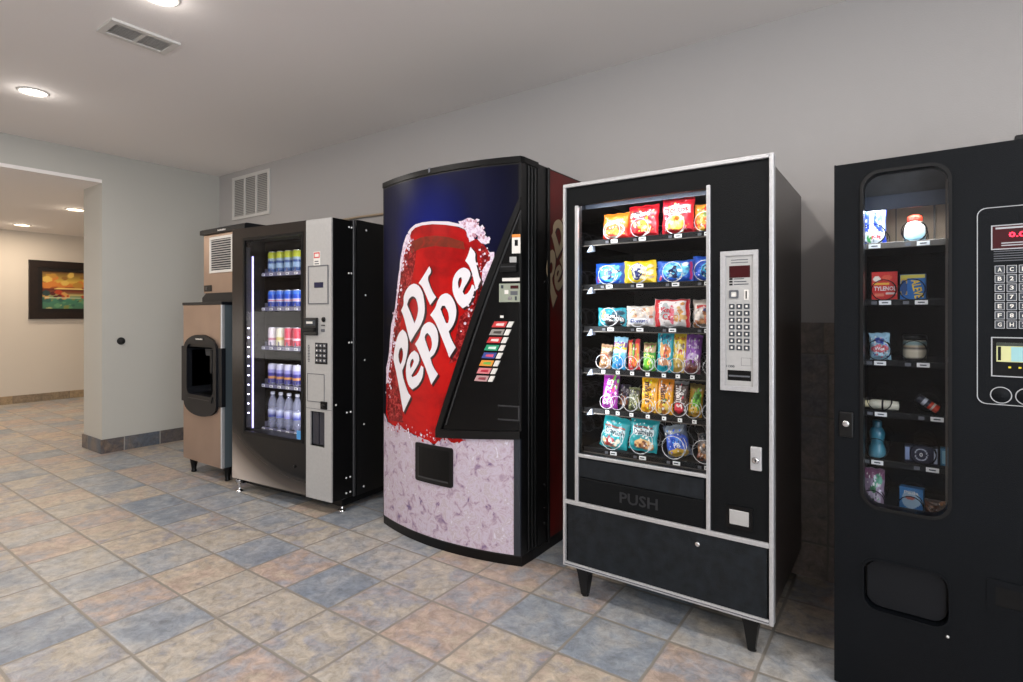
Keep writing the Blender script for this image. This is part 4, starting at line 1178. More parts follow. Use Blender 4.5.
GL['p'] = [[(-0.652, 1.087), (-0.613, 1.128), (-0.599, 1.172), (-0.576, 1.197), (-0.54, 1.212), (-0.506, 1.201), (-0.478, 1.167), (-0.47, 1.118), (-0.478, 1.075), (-0.501, 1.039), (-0.53, 1.017), (-0.516, 0.982), (-0.496, 0.955), (-0.474, 0.933), (-0.522, 0.873), (-0.54, 0.913), (-0.571, 0.972), (-0.602, 1.02), (-0.632, 1.066)],
           [(-0.574, 1.122), (-0.566, 1.144), (-0.55, 1.151), (-0.525, 1.13), (-0.516, 1.095), (-0.521, 1.067), (-0.537, 1.048), (-0.553, 1.08)]]
GL['p_'] = [[(-0.53, 1.247), (-0.492, 1.286), (-0.478, 1.321), (-0.454, 1.352), (-0.418, 1.364), (-0.384, 1.348), (-0.358, 1.306), (-0.35, 1.265), (-0.358, 1.223), (-0.375, 1.189), (-0.401, 1.161), (-0.384, 1.12), (-0.356, 1.079), (-0.397, 1.024), (-0.414, 1.063), (-0.45, 1.132), (-0.487, 1.202), (-0.511, 1.23)],
            [(-0.456, 1.279), (-0.445, 1.296), (-0.427, 1.296), (-0.405, 1.265), (-0.397, 1.23), (-0.405, 1.206), (-0.418, 1.204), (-0.436, 1.237)]]
GL['e_'] = [[(-0.377, 1.382), (-0.375, 1.43), (-0.358, 1.464), (-0.329, 1.487), (-0.301, 1.493), (-0.274, 1.478), (-0.264, 1.454), (-0.278, 1.424), (-0.305, 1.387), (-0.313, 1.367), (-0.303, 1.352), (-0.285, 1.356), (-0.266, 1.38), (-0.257, 1.403), (-0.247, 1.399), (-0.242, 1.386), (-0.249, 1.352), (-0.27, 1.305), (-0.312, 1.282), (-0.342, 1.306), (-0.367, 1.347)],
            [(-0.343, 1.415), (-0.334, 1.439), (-0.321, 1.444), (-0.316, 1.425), (-0.325, 1.398), (-0.336, 1.382)]]
GL['r_'] = [[(-0.297, 1.526), (-0.28, 1.556), (-0.266, 1.596), (-0.237, 1.564), (-0.239, 1.537), (-0.235, 1.514), (-0.224, 1.473), (-0.215, 1.439), (-0.206, 1.425), (-0.234, 1.372), (-0.243, 1.406), (-0.254, 1.454), (-0.27, 1.495), (-0.283, 1.512)]]
def logo(surf_a, surf_b, place=None, cuts=0.03, face='logo_white'):
    mb = MB()
    def chaikin(lp):
        o = []
        for p, q, r_ in zip(lp[-1:] + lp[:-1], lp, lp[1:] + lp[:1]):
            a = Vector((q[0] - p[0], q[1] - p[1]))
            b = Vector((r_[0] - q[0], r_[1] - q[1]))
            if a.angle(b) > math.radians(48): o.append(q)      # keep the sharp serif tips
            else:
                o.append((q[0] * 0.78 + p[0] * 0.22, q[1] * 0.78 + p[1] * 0.22))
                o.append((q[0] * 0.78 + r_[0] * 0.22, q[1] * 0.78 + r_[1] * 0.22))
        return o
    for k, lps in GL.items():
        lps = [chaikin(lp) for lp in lps]
        dark = []
        lp = lps[0]
        c = (sum(p[0] for p in lp) / len(lp), sum(p[1] for p in lp) / len(lp))
        dark = [(c[0] + (p[0] - c[0]) * 1.05 + 0.010, c[1] + (p[1] - c[1]) * 1.03 - 0.007) for p in lp]
        dl = [dark]
        if len(lps) > 1:
            hc = (sum(p[0] for p in lps[1]) / len(lps[1]), sum(p[1] for p in lps[1]) / len(lps[1]))
            dl.append([(hc[0] + (p[0] - hc[0]) * 0.80 + 0.005, hc[1] + (p[1] - hc[1]) * 0.86 - 0.005) for p in lps[1]])
        mb.sheet(dl, surf_a, 'logo_dark', cuts, place=place)
    for k, lps in GL.items():
        lps = [chaikin(lp) for lp in lps]
        mb.sheet(lps, surf_b, face, cuts, place=place)
    return mb
LD.put('logo_lettering', logo(onfront(0.0040), onfront(0.0050)))
def side_place(co):
    return Vector((0.003 + co.y, 0.28 + (co.x + 0.78) * 0.67, 1.554 + (co.z - 1.097) * 0.67))
LD.put('side_lettering', logo(lambda x, z: 0.0012, lambda x, z: 0.002, side_place, 0.0, 'logo_cream'))
M['logo_cream'] = mat('logo_cream', (176, 158, 130), 0.4)

# black control panel with its slanted moulding
cpn = MB()
cpn.sheet([(-0.470, 0.635), (-0.012, 0.66), (-0.012, 1.80)], onfront(0.0020), 'black_gloss', 0.04)
M['black_gloss'] = mat('black_gloss_panel', (6, 6, 7), 0.2, spec=0.3)
LD.put('control_panel', cpn)
def bar_on_front(mb, pts, d0, d1, m):
    """raised moulding with the given outline standing d0..d1 proud of the curved front"""
    mb.sheet(pts, onfront(d1), m, 0.03)
    n = len(pts)
    for i in range(n):
        p, q = pts[i], pts[(i + 1) % n]
        k = 12
        a = [(p[0] + (q[0] - p[0]) * t / k, p[1] + (q[1] - p[1]) * t / k) for t in range(k + 1)]
        vs = [(x, bulge(x) - d0, z) for x, z in a] + [(x, bulge(x) - d1, z) for x, z in a]
        mb.add(vs, [(j, j + 1, j + k + 2, j + k + 1) for j in range(k)], m)
mo = MB()
bar_on_front(mo, [(-0.485, 0.640), (-0.450, 0.640), (-0.265, 1.115), (0.0, 1.775), (0.0, 1.830), (-0.014, 1.800), (-0.193, 1.389)], 0.0, 0.014, 'black')
bar_on_front(mo, [(-0.422, 0.670), (-0.416, 0.670), (-0.152, 1.372), (0.0, 1.755), (0.0, 1.768), (-0.160, 1.372)], 0.0, 0.007, 'grey_edge')
M['grey_edge'] = mat('grey_edge', (52, 52, 54), 0.3)
bar_on_front(mo, [(-0.485, 0.597), (-0.031, 0.632), (0.0, 0.634), (0.0, 0.672), (-0.485, 0.642)], 0.0, 0.014, 'black')
bar_on_front(mo, [(-0.031, 0.056), (0.0, 0.056), (0.0, 0.650), (-0.031, 0.640)], 0.0, 0.010, 'black_slate')
M['black_slate'] = mat('slate_edge', (38, 42, 50), 0.4)
LD.put('moulding', mo)
# drop door low on the ice picture
dd = MB()
bar_on_front(dd, rrect(-0.642, -0.372, 0.345, 0.552, 0.012, 3), 0.0, 0.012, 'black')
LD.put('delivery_frame', dd)
dp_ = MB()
dp_.sheet(rrect(-0.622, -0.392, 0.366, 0.534, 0.008, 3), onfront(0.0135), 'black_deep', 0.04)
dp_.sheet([(-0.618, 0.366), (-0.394, 0.366), (-0.40, 0.375), (-0.612, 0.375)], onfront(0.0150), 'grey_edge', 0.04)
dp_.sheet([(-0.618, 0.366), (-0.612, 0.366), (-0.612, 0.53), (-0.618, 0.53)], onfront(0.0150), 'grey_edge', 0.04)
LD.put('delivery_flap', dp_)
# money unit
def plate(mb, x0, x1, z0, z1, d, m, cols=None):
    pts = rect(x0, x1, z0, z1)
    mb.sheet(pts, onfront(d), m, 0.03, cols)
    bar_on_front(mb, pts, 0.0, d - 0.0002, 'black_deep')
st = MB()
plate(st, -0.044, -0.002, 1.553, 1.648, 0.004, 'paper')
st.sheet(rect(-0.044, -0.002, 1.632, 1.648), onfront(0.0045), 'print', 0, lin((226, 140, 60)))
st.sheet(rect(-0.030, -0.014, 1.590, 1.620), onfront(0.0045), 'black_deep', 0)
LD.put('instruction_sticker', st)
bv = MB()
plate(bv, -0.095, -0.012, 1.462, 1.502, 0.022, 'black')
bv.sheet(rect(-0.09, -0.016, 1.484, 1.490), onfront(0.0225), 'grey_edge', 0)
plate(bv, -0.052, -0.018, 1.508, 1.536, 0.010, 'silver_panel')
LD.put('bill_acceptor', bv)
mu = MB()
plate(mu, -0.092, -0.004, 1.416, 1.432, 0.006, 'paper')
plate(mu, -0.108, -0.003, 1.312, 1.404, 0.006, 'coin_plate')
M['coin_plate'] = mat('pale_green_grey_plate', (150, 156, 140), 0.45)
mu.sheet(rect(-0.050, -0.010, 1.378, 1.394), onfront(0.0066), 'red_display', 0)
mu.sheet(rect(-0.098, -0.086, 1.380, 1.396), onfront(0.0066), 'key_dark', 0)
mu.sheet(rect(-0.080, -0.060, 1.352, 1.372), onfront(0.0066), 'paper', 0)
mu.sheet(rect(-0.050, -0.014, 1.346, 1.366), onfront(0.0066), 'key', 0)
mu.sheet(rrect(-0.062, -0.042, 1.322, 1.340, 0.008), onfront(0.0080), 'chrome', 0)
mu.sheet(rect(-0.028, -0.018, 1.320, 1.340), onfront(0.0066), 'key_dark', 0)
LD.put('coin_unit', mu)
lt = MB()
plate(lt, -0.104, -0.086, 1.233, 1.245, 0.004, 'paper')
LD.put('price_window', lt)
SEL = [((200, 60, 62), (236, 210, 206)), ((150, 146, 140), (70, 64, 60)), ((196, 50, 54), (240, 214, 210)), ((40, 150, 110), (216, 240, 226)), ((64, 80, 150), (226, 90, 120)), ((226, 150, 60), (110, 180, 80)), ((214, 130, 134), (180, 40, 60)), ((190, 150, 150), (140, 60, 70))]
for i, (ca, cb) in enumerate(SEL):
    zt = 1.215 - i * 0.0392
    sx = -0.0138 * i
    zo = sx * 0.0
    bt = MB()
    pts = [(-0.140 + sx - 0.008, zt - 0.029), (-0.070 + sx - 0.008, zt - 0.029), (-0.064 + sx, zt), (-0.132 + sx, zt)]
    bar_on_front(bt, pts, 0.0, 0.006, 'black')
    bt.sheet(pts, onfront(0.0064), 'print', 0.02, lin(ca))
    m0 = [(-0.125 + sx, zt - 0.020), (-0.085 + sx, zt - 0.022), (-0.080 + sx, zt - 0.008), (-0.120 + sx, zt - 0.010)]
    bt.sheet(m0, onfront(0.0068), 'print', 0.02, lin(cb))
    LD.put('flavour_card', bt)
    sb = MB()
    pts = [(-0.063 + sx - 0.008, zt - 0.029), (-0.040 + sx - 0.008, zt - 0.029), (-0.033 + sx, zt), (-0.056 + sx, zt)]
    bar_on_front(sb, pts, 0.0, 0.008, 'paper')
    LD.put('select_button', sb)
cr_ = MB()
bar_on_front(cr_, [(-0.115, 0.722), (-0.006, 0.722), (-0.006, 0.797), (-0.115, 0.797), (-0.115, 0.790), (-0.013, 0.790), (-0.013, 0.729), (-0.115, 0.729)], 0.0, 0.006, 'grey_edge')
cr_.sheet(rect(-0.11, -0.013, 0.729, 0.790), onfront(0.0026), 'black_deep', 0.03)
LD.put('coin_return', cr_)
for z in (0.16, 0.24, 0.36, 1.42):
    LD.put('hinge_bolt', MB().lathe([(0.008, 0.010), (0.008, 0.014), (0.003, 0.016)], (0, 0.20, z), 'black', 10, 'x'))
LD.put('top_clip', MB().box((-0.545, bulge(-0.54) - 0.010, 2.012), (-0.530, bulge(-0.54) + 0.01, 2.040), 'key', 0.003, 1))

# ==================================================================
#  GLASS FRONTED DRINKS COOLER
# ==================================================================
BO, BR = (-2.88, 2.145, 0.0), 5.0
_c, _s = math.cos(math.radians(BR)), math.sin(math.radians(BR))
cool = tag(empty('drinks_machine', (BO[0] - 0.49 * _c, BO[1] - 0.49 * _s, 0), BR), 'black glass fronted drink machine with a silver control strip', 'vending machine')
LB = Local(cool, -0.49)
M['door_print'] = None
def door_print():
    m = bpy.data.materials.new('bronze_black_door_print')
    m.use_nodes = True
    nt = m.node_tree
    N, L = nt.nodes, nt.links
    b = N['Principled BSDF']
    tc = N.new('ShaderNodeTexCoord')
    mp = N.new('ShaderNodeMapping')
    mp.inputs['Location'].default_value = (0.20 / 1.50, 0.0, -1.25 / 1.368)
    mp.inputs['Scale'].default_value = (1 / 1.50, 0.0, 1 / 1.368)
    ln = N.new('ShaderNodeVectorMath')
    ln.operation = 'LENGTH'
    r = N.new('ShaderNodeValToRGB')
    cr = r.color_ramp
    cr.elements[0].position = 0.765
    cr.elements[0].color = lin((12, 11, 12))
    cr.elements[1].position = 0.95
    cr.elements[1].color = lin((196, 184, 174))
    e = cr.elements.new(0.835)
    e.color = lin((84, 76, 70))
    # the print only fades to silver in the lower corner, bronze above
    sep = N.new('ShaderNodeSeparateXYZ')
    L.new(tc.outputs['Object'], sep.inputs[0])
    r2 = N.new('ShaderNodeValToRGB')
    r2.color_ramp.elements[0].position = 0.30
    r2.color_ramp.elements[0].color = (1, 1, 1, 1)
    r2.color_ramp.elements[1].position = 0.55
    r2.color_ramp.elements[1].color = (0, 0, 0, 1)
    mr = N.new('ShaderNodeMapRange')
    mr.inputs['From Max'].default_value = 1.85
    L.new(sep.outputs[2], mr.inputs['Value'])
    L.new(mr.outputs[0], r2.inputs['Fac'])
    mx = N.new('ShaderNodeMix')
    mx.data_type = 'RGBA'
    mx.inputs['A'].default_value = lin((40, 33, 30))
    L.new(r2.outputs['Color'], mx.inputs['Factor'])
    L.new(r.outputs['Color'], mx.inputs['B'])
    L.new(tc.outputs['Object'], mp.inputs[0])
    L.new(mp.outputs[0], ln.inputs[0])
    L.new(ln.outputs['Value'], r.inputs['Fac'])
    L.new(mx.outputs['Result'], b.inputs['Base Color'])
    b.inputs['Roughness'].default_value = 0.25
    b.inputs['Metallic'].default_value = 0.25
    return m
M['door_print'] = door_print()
BX0, BX1, BZ0, BZ1 = -0.868, -0.262, 0.430, 1.775
c = MB()
c.box((-0.985, 0.20, 0.075), (-0.965, 0.74, 1.865), 'black')
c.box((-0.005, 0.20, 0.075), (0.015, 0.74, 1.865), 'black_side2')
c.box((-0.965, 0.20, 1.845), (-0.005, 0.74, 1.865), 'black')
c.box((-0.965, 0.20, 0.075), (-0.005, 0.74, 0.10), 'black')
c.box((-0.965, 0.72, 0.10), (-0.005, 0.74, 1.845), 'interior')
c.box((0.008, 0.168, 0.08), (0.020, 0.186, 1.86), 'grey_edge', 0.002, 1)
M['black_side2'] = mat('black_side_panel', (12, 12, 13), 0.4)
LB.put('cabinet', c)
dr = MB()
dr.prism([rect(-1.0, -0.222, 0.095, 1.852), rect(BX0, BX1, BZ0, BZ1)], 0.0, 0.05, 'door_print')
dr.prism([rect(-1.0, 0.012, 0.085, 1.850), rect(BX0, -0.20, BZ0, BZ1)], 0.05, 0.165, 'black')
dr.prism([rect(BX0 - 0.008, BX1 + 0.008, BZ0 - 0.008, BZ1 + 0.008), rect(BX0 + 0.012, BX1 - 0.012, BZ0 + 0.012, BZ1 - 0.012)], -0.003, 0.012, 'black_deep')
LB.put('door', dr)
ln_ = MB()
ln_.box((-0.965, 0.165, 0.30), (-0.958, 0.72, 1.845), 'interior_dark_gloss')
M['interior_dark_gloss'] = mat('cavity_gloss_black', (12, 12, 16), 0.15, spec=0.5)
ln_.box((-0.20, 0.05, 0.30), (-0.19, 0.72, 1.845), 'interior')
ln_.box((-0.958, 0.62, 0.30), (-0.20, 0.63, 1.845), 'interior')
ln_.box((-0.958, 0.165, 0.30), (-0.20, 0.72, 0.31), 'interior')
LB.put('inner_liner', ln_)
LB.put('window_pane', MB().box((BX0, 0.004, BZ0), (BX1, 0.010, BZ1), 'glass_bev'))
led = MB()
led.box((-0.862, 0.056, 0.45), (-0.848, 0.064, 1.66), 'led', 0.002, 1)
ledo = LB.put('light_strip', led)
for i in range(10):  # glowing dots imitate reflections of the lights in the pane
    LB.put('reflection_dot', MB().lathe([(0.005, 0.0), (0.004, 0.004), (0.001, 0.005)], (-0.860, 0.030, 0.56 + i * 0.066), 'led_dot', 10, 'x'), ledo)
led2 = MB()
led2.box((-0.866, 0.014, 0.46), (-0.860, 0.045, 1.72), 'grey_edge', 0.002, 1)
LB.put('light_rail', led2)
def b_world(x, y, z): return (BO[0] + x * _c - y * _s, BO[1] + x * _s + y * _c, z)
area_light('cooler_lamp', b_world(-0.90, 0.10, 1.05), (PI / 2, 0, math.radians(-52 + BR)), 0.03, 1.25, 4.6, (0.86, 0.84, 1.0))
area_light('cooler_lamp', b_world(-0.235, 0.075, 1.05), (PI / 2, 0, math.radians(38 + BR)), 0.03, 1.25, 4.6, (0.90, 0.90, 1.0))
BSZ = [1.545, 1.298, 1.020, 0.750, 0.440]
for i, z in enumerate(BSZ):
    sh = MB()
    sh.box((-0.940, 0.150, z - 0.012), (-0.205, 0.60, z - 0.002), 'tray')
    sh.box((-0.895, 0.143, z - 0.022), (-0.205, 0.151, z + 0.004), 'shelf_rail', 0.001, 1)
    so = LB.put('shelf', sh)
    for k in range(8):
        x = -0.880 + k * 0.088
        t = MB().box((x + 0.010, 0.140, z - 0.018), (x + 0.042, 0.1435, z - 0.002), 'tag')
        t.box((x + 0.016, 0.1395, z - 0.013), (x + 0.036, 0.140, z - 0.007), 'key_dark')
        LB.put('price_tag', t, so)
        dv = MB().box((x - 0.003, 0.155, z - 0.002), (x - 0.001, 0.58, z + 0.035), 'shelf_rail')
        LB.put('lane_divider', dv, so)
M['shelf_rail'] = mat('clear_shelf_rail', (120, 120, 140), 0.25)
# control strip
LB.dy = 0.010
sp = MB()
sp.prism([rect(-0.222, 0.010, 0.088, 1.850), rect(-0.182, -0.052, 0.420, 0.640)], -0.014, -0.004, 'silver_panel')
sp.prism([rect(-0.200, 0.012, 0.088, 1.850), rect(-0.190, -0.045, 0.410, 0.650)], -0.0035, 0.04, 'black')
sp.box((-0.222, -0.0148, 0.655), (0.012, -0.0138, 0.658), 'key')
LB.put('control_strip', sp)
LB.put('vend_slot', MB().box((-0.182, 0.010, 0.420), (-0.052, 0.030, 0.640), 'black_deep').box((-0.176, 0.000, 0.430), (-0.120, 0.010, 0.632), 'smoke').box((-0.112, 0.000, 0.430), (-0.060, 0.010, 0.632), 'smoke'))
M['smoke'] = mat('smoked_flap', (44, 44, 54), 0.2)
sk = MB().box((-0.150, -0.0155, 1.555), (-0.090, -0.0138, 1.645), 'paper')
sk.box((-0.146, -0.0162, 1.605), (-0.094, -0.0154, 1.640), 'print', cols=lin((206, 60, 60)))
sk.box((-0.138, -0.0168, 1.612), (-0.102, -0.0160, 1.632), 'paper')
sk.box((-0.140, -0.0162, 1.565), (-0.100, -0.0154, 1.572), 'key')
sk.box((-0.140, -0.0162, 1.580), (-0.105, -0.0154, 1.587), 'key')
LB.put('warning_sticker', sk)
rd = MB()
rd.prism([rect(-0.200, -0.016, 1.315, 1.558), rect(-0.194, -0.022, 1.321, 1.552)], -0.018, -0.013, 'key')
rd.box((-0.194, -0.0155, 1.321), (-0.022, -0.0135, 1.552), 'silver_panel')
LB.put('display_plate', rd)
LB.put('display', MB().box((-0.143, -0.018, 1.418), (-0.060, -0.0155, 1.452), 'navy_display', 0.001, 1))
ba = MB().box((-0.227, -0.030, 1.118), (-0.106, -0.013, 1.230), 'black', 0.006)
ba.box((-0.215, -0.046, 1.140), (-0.112, -0.028, 1.168), 'black_deep', 0.004)
ba.box((-0.206, -0.032, 1.180), (-0.118, -0.029, 1.215), 'key_dark', 0.002, 1)
ba.box((-0.196, -0.034, 1.192), (-0.140, -0.031, 1.206), 'paper')
LB.put('bill_acceptor', ba)
LB.put('coin_lever', MB().lathe([(0.016, -0.013), (0.016, -0.020), (0.010, -0.024), (0.002, -0.024)], (-0.058, 0, 1.219), 'black', 16, 'y').box((-0.074, -0.022, 1.180), (-0.048, -0.0135, 1.186), 'black_deep'))
LB.put('coin_slot', MB().box((-0.082, -0.018, 1.142), (-0.050, -0.0135, 1.160), 'key', 0.002, 1))
LB.put('keypad', MB().box((-0.136, -0.017, 0.940), (-0.024, -0.0135, 1.073), 'black_deep', 0.002, 1))
for r_ in range(4):
    for q in range(3):
        kx, kz = -0.128 + q * 0.034, 1.045 - r_ * 0.031
        LB.put('key', MB().box((kx, -0.021, kz), (kx + 0.026, -0.0165, kz + 0.021), 'key', 0.002, 1).box((kx + 0.009, -0.0216, kz + 0.006), (kx + 0.017, -0.0208, kz + 0.015), 'paper'))
vt = MB()
for k in range(11):
    hh = (0.014, 0.020, 0.012, 0.018)[k % 4]
    vt.box((-0.196 - hh / 2, -0.0152, 0.950 + k * 0.010), (-0.196 + hh / 2, -0.0142, 0.956 + k * 0.010), 'key')
LB.put('lettering', vt)
pl = MB()
pl.prism([rect(-0.208, -0.052, 0.699, 0.877), rect(-0.204, -0.056, 0.703, 0.873)], -0.016, -0.013, 'key')
pl.box((-0.204, -0.0150, 0.703), (-0.056, -0.0135, 0.873), 'silver_panel')
LB.put('cover_plate', pl)
LB.put('lock', MB().box((-0.082, -0.022, 0.660), (-0.026, -0.013, 0.708), 'black_deep', 0.003).lathe([(0.012, -0.022), (0.012, -0.027), (0.003, -0.028)], (-0.054, 0, 0.684), 'black', 14, 'y'))
LB.dy = 0.0
for y, z in [(0.137, 1.808), (0.160, 1.808), (0.135, 1.513), (0.158, 1.513), (0.137, 1.07), (0.160, 1.07), (0.119, 0.626), (0.151, 0.626), (0.114, 0.212), (0.147, 0.211), (0.114, 0.115), (0.147, 0.115), (0.03, 0.687)]:
    LB.put('screw', MB().lathe([(0.007, 0.011), (0.006, 0.015), (0.001, 0.016)], (0, y, z), 'screw', 10, 'x'))
for y, z in [(0.285, 1.806), (0.278, 1.377), (0.270, 0.95), (0.264, 0.529), (0.262, 0.120)]:
    LB.put('screw', MB().lathe([(0.007, 0.014), (0.006, 0.018), (0.001, 0.019)], (0, y, z), 'screw', 10, 'x'))
LB.put('energy_sticker', MB().box((BX1 - 0.055, 0.0005, BZ0 + 0.014), (BX1 - 0.012, 0.0035, BZ0 + 0.070), 'print', cols=lin((70, 150, 214))))
LB.put('door_lock', MB().lathe([(0.009, 0.0), (0.009, -0.006), (0.002, -0.007)], (-0.335, 0, 0.265), 'black_deep', 12, 'y'))
kick = MB().box((-0.97, 0.09, 0.035), (0.0, 0.70, 0.078), 'black_deep')
LB.put('base_frame', kick)
for lx, ly in ((-0.945, 0.020), (-0.02, 0.11), (-0.92, 0.66), (-0.04, 0.66)):
    lg = MB()
    lg.lathe([(0.024, 0.0), (0.024, 0.008), (0.012, 0.013), (0.009, 0.016), (0.009, 0.06), (0.020, 0.062), (0.020, 0.085)], (lx, ly, 0), 'chrome', 16)
    LB.put('levelling_foot', lg)
for bx in (-0.985, -0.955):
    LB.put('foot_bolt', MB().lathe([(0.010, 0.02), (0.010, 0.0), (0.007, -0.006), (0.001, -0.007)], (bx + 0.02, 0.012, 0.078), 'chrome', 10, 'y'))
LB.put('foot_bracket', MB().box((-0.99, 0.015, 0.062), (-0.90, 0.10, 0.090), 'black', 0.003))

def b_item(root, x, y, z):
    root.location = b_world(x, y, z)
    root.rotation_euler = (0, 0, math.radians(BR))
def can(x, z, r, h, bands, label, group):
    """bands: list of (height share, colour) up the printed body"""
    t = tag(empty('drink_can', (0, 0, 0)), label, 'drink can', group)
    prof = [(r * 0.78, 0.0), (r * 0.86, 0.003), (r, 0.012)]
    cols = [lin((190, 190, 196)), lin((190, 190, 196)), lin(bands[0][1])]
    nb = 14
    for k in range(nb + 1):
        s_ = k / nb
        c0 = bands[0][1]
        for b0, bc in bands:
            if s_ >= b0: c0 = bc
        prof.append((r, 0.012 + s_ * (h - 0.034)))
        cols.append(lin(c0))
    prof += [(r * 0.90, h - 0.010), (r * 0.80, h - 0.003)]
    cols += [cols[-1], lin((200, 200, 204))]
    MB().lathe(prof, (0, 0, 0), 'print', 20, cols=cols).build('can_body', t)
    MB().lathe([(r * 0.80, h - 0.003), (r * 0.82, h), (r * 0.74, h), (r * 0.70, h - 0.004), (0.002, h - 0.004)], (0, 0, 0), 'chrome', 20, cap=False).build('can_lid', t)
    b_item(t, x, 0.190, z)
    return t
ORD = ['nearest the lit strip', 'second from the lit strip', 'third from the lit strip', 'fourth from the lit strip']
ROWS = [
    (0, 0.033, 0.156, [[(0, (50, 84, 140)), (0.2, (150, 180, 206)), (0.45, (60, 90, 150)), (0.62, (176, 200, 214)), (0.78, (206, 214, 60))]] * 4, 'tall pale blue can with a yellow-green top, upper shelf, %s', 'tall cans on the upper drinks shelf'),
    (1, 0.033, 0.124, [[(0, (24, 60, 160)), (0.30, (220, 228, 240)), (0.38, (206, 40, 60)), (0.48, (220, 226, 240)), (0.56, (30, 76, 190)), (0.9, (60, 120, 220))]] * 4, 'blue cola can with a red and white mark, second shelf, %s', 'blue cola cans on the second drinks shelf'),
    (2, 0.032, 0.138, [[(0, (226, 214, 224)), (0.3, (206, 120, 140)), (0.5, (236, 226, 226))], [(0, (232, 228, 190)), (0.35, (214, 200, 110)), (0.55, (236, 232, 206))], [(0, (206, 36, 70)), (0.4, (240, 200, 206)), (0.5, (214, 40, 76))], [(0, (200, 30, 64)), (0.35, (240, 210, 214)), (0.48, (206, 36, 66))]], None, 'mixed cans on the third drinks shelf'),
    (3, 0.033, 0.148, [[(0, (60, 60, 130)), (0.25, (214, 150, 80)), (0.4, (60, 56, 140)), (0.6, (150, 150, 206)), (0.8, (206, 206, 226))]] * 4, 'tall violet can with an orange band, fourth shelf, %s', 'violet cans on the fourth drinks shelf'),
]
THIRD = ['pale pink and white can on the third drinks shelf', 'cream yellow can on the third drinks shelf', 'red can with a pale stripe beside the cream can', 'red can at the inner end of the third drinks shelf']
for row, r, h, bl, text, grp in ROWS:
    for k in range(4):
        lab = THIRD[k] if text is None else text % ORD[k]
        can(-0.812 + k * 0.0885, BSZ[row] + 0.002, r, h, bl[k], lab, grp)
M['water'] = mat('water_bottle_plastic', (196, 202, 226), 0.12, spec=1.0)
M['water'].node_tree.nodes['Principled BSDF'].inputs['Alpha'].default_value = 0.34
M['cap_white'] = mat('bottle_cap_white', (226, 228, 236), 0.4)
BOT = [(60, 70, 150), (110, 120, 190), (150, 150, 210), (90, 100, 180)]
for k in range(4):
    t = tag(empty('drink_bottle', (0, 0, 0)), 'clear plastic drink bottle on the lowest drinks shelf, ' + ORD[k], 'bottle', 'bottles on the lowest drinks shelf')
    pr = [(0.026, 0.0), (0.032, 0.008), (0.0325, 0.03), (0.030, 0.05), (0.0325, 0.07), (0.0325, 0.13), (0.030, 0.15), (0.032, 0.165), (0.026, 0.195), (0.014, 0.222), (0.0125, 0.236)]
    MB().lathe(pr, (0, 0, 0), 'water', 20).build('bottle_body', t)
    MB().lathe([(0.0332, 0.075), (0.0334, 0.085), (0.0334, 0.120), (0.0332, 0.128)], (0, 0, 0), 'print', 20, cols=[lin(BOT[k]), lin(BOT[k]), lin((214, 220, 240)), lin((214, 220, 240))], cap=False).build('bottle_label', t)
    MB().lathe([(0.015, 0.234), (0.015, 0.250), (0.013, 0.253), (0.001, 0.253)], (0, 0, 0), 'cap_white', 16).build('bottle_cap', t)
    b_item(t, -0.812 + k * 0.0885, 0.190, BSZ[4] + 0.002)

# ==================================================================
#  SUNDRIES MACHINE  (black, at the end of the row)
# ==================================================================
RO, RR = (-0.184, 2.17, 0.0), -3.0
_rc, _rs = math.cos(math.radians(RR)), math.sin(math.radians(RR))
RW = 0.94
sun = tag(empty('sundries_machine', (RO[0] + RW / 2 * _rc, RO[1] + RW / 2 * _rs, 0), RR), 'matte black toiletries vending machine with a narrow rounded window', 'vending machine')
LR = Local(sun, RW / 2)
win = rrect(0.079, 0.307, 0.618, 1.716, 0.052, 6)
win_in = rrect(0.083, 0.303, 0.622, 1.712, 0.050, 6)
chute = rrect(0.084, 0.304, 0.284, 0.446, 0.040, 6)
body = MB()
body.box((0.010, 0.05, 0.0), (0.030, 0.76, 1.745), 'black_rough')
body.box((RW - 0.03, 0.05, 0.0), (RW - 0.01, 0.76, 1.745), 'black_rough')
body.box((0.030, 0.05, 1.725), (RW - 0.03, 0.76, 1.745), 'black_rough')
body.box((0.030, 0.05, 0.0), (RW - 0.03, 0.76, 0.03), 'black_rough')
body.box((0.030, 0.74, 0.03), (RW - 0.03, 0.76, 1.725), 'interior')
LR.put('cabinet', body)
dr = MB()
dr.prism([rect(0.0, RW, 0.004, 1.756), win, chute], 0.0, 0.045, 'black_sat')
M['black_sat'] = mat('black_satin_door', (10, 13, 17), 0.52, spec=0.14, bump=(380, 0.2), noise=(4, 0.15))
dr.box((-0.002, 0.002, 0.004), (0.004, 0.046, 1.758), 'black_deep')
LR.put('door', dr)
wr = MB()
wr.prism([rrect(0.074, 0.312, 0.612, 1.722, 0.056, 6), win_in], -0.006, 0.004, 'black')
wr.prism([win, win_in], 0.004, 0.044, 'black_deep')
LR.put('window_rim', wr)
LR.put('window_pane', MB().prism([win_in], 0.006, 0.010, 'glass_dim'))
ln_ = MB()
ln_.box((0.040, 0.046, 0.54), (0.046, 0.70, 1.722), 'interior')
ln_.box((0.318, 0.046, 0.54), (0.324, 0.70, 1.722), 'interior_dark_gloss')
ln_.box((0.046, 0.50, 0.54), (0.318, 0.51, 1.49), 'interior')
ln_.box((0.046, 0.046, 0.54), (0.318, 0.70, 0.55), 'interior')
LR.put('inner_liner', ln_)
bpn = MB().box((0.046, 0.34, 1.49), (0.318, 0.345, 1.655), 'beige', 0.001, 1)
bpn.box((0.150, 0.334, 1.49), (0.154, 0.341, 1.65), 'tray_metal')
bpn.box((0.262, 0.33, 1.49), (0.268, 0.341, 1.65), 'tray_metal')
LR.put('back_plate', bpn)
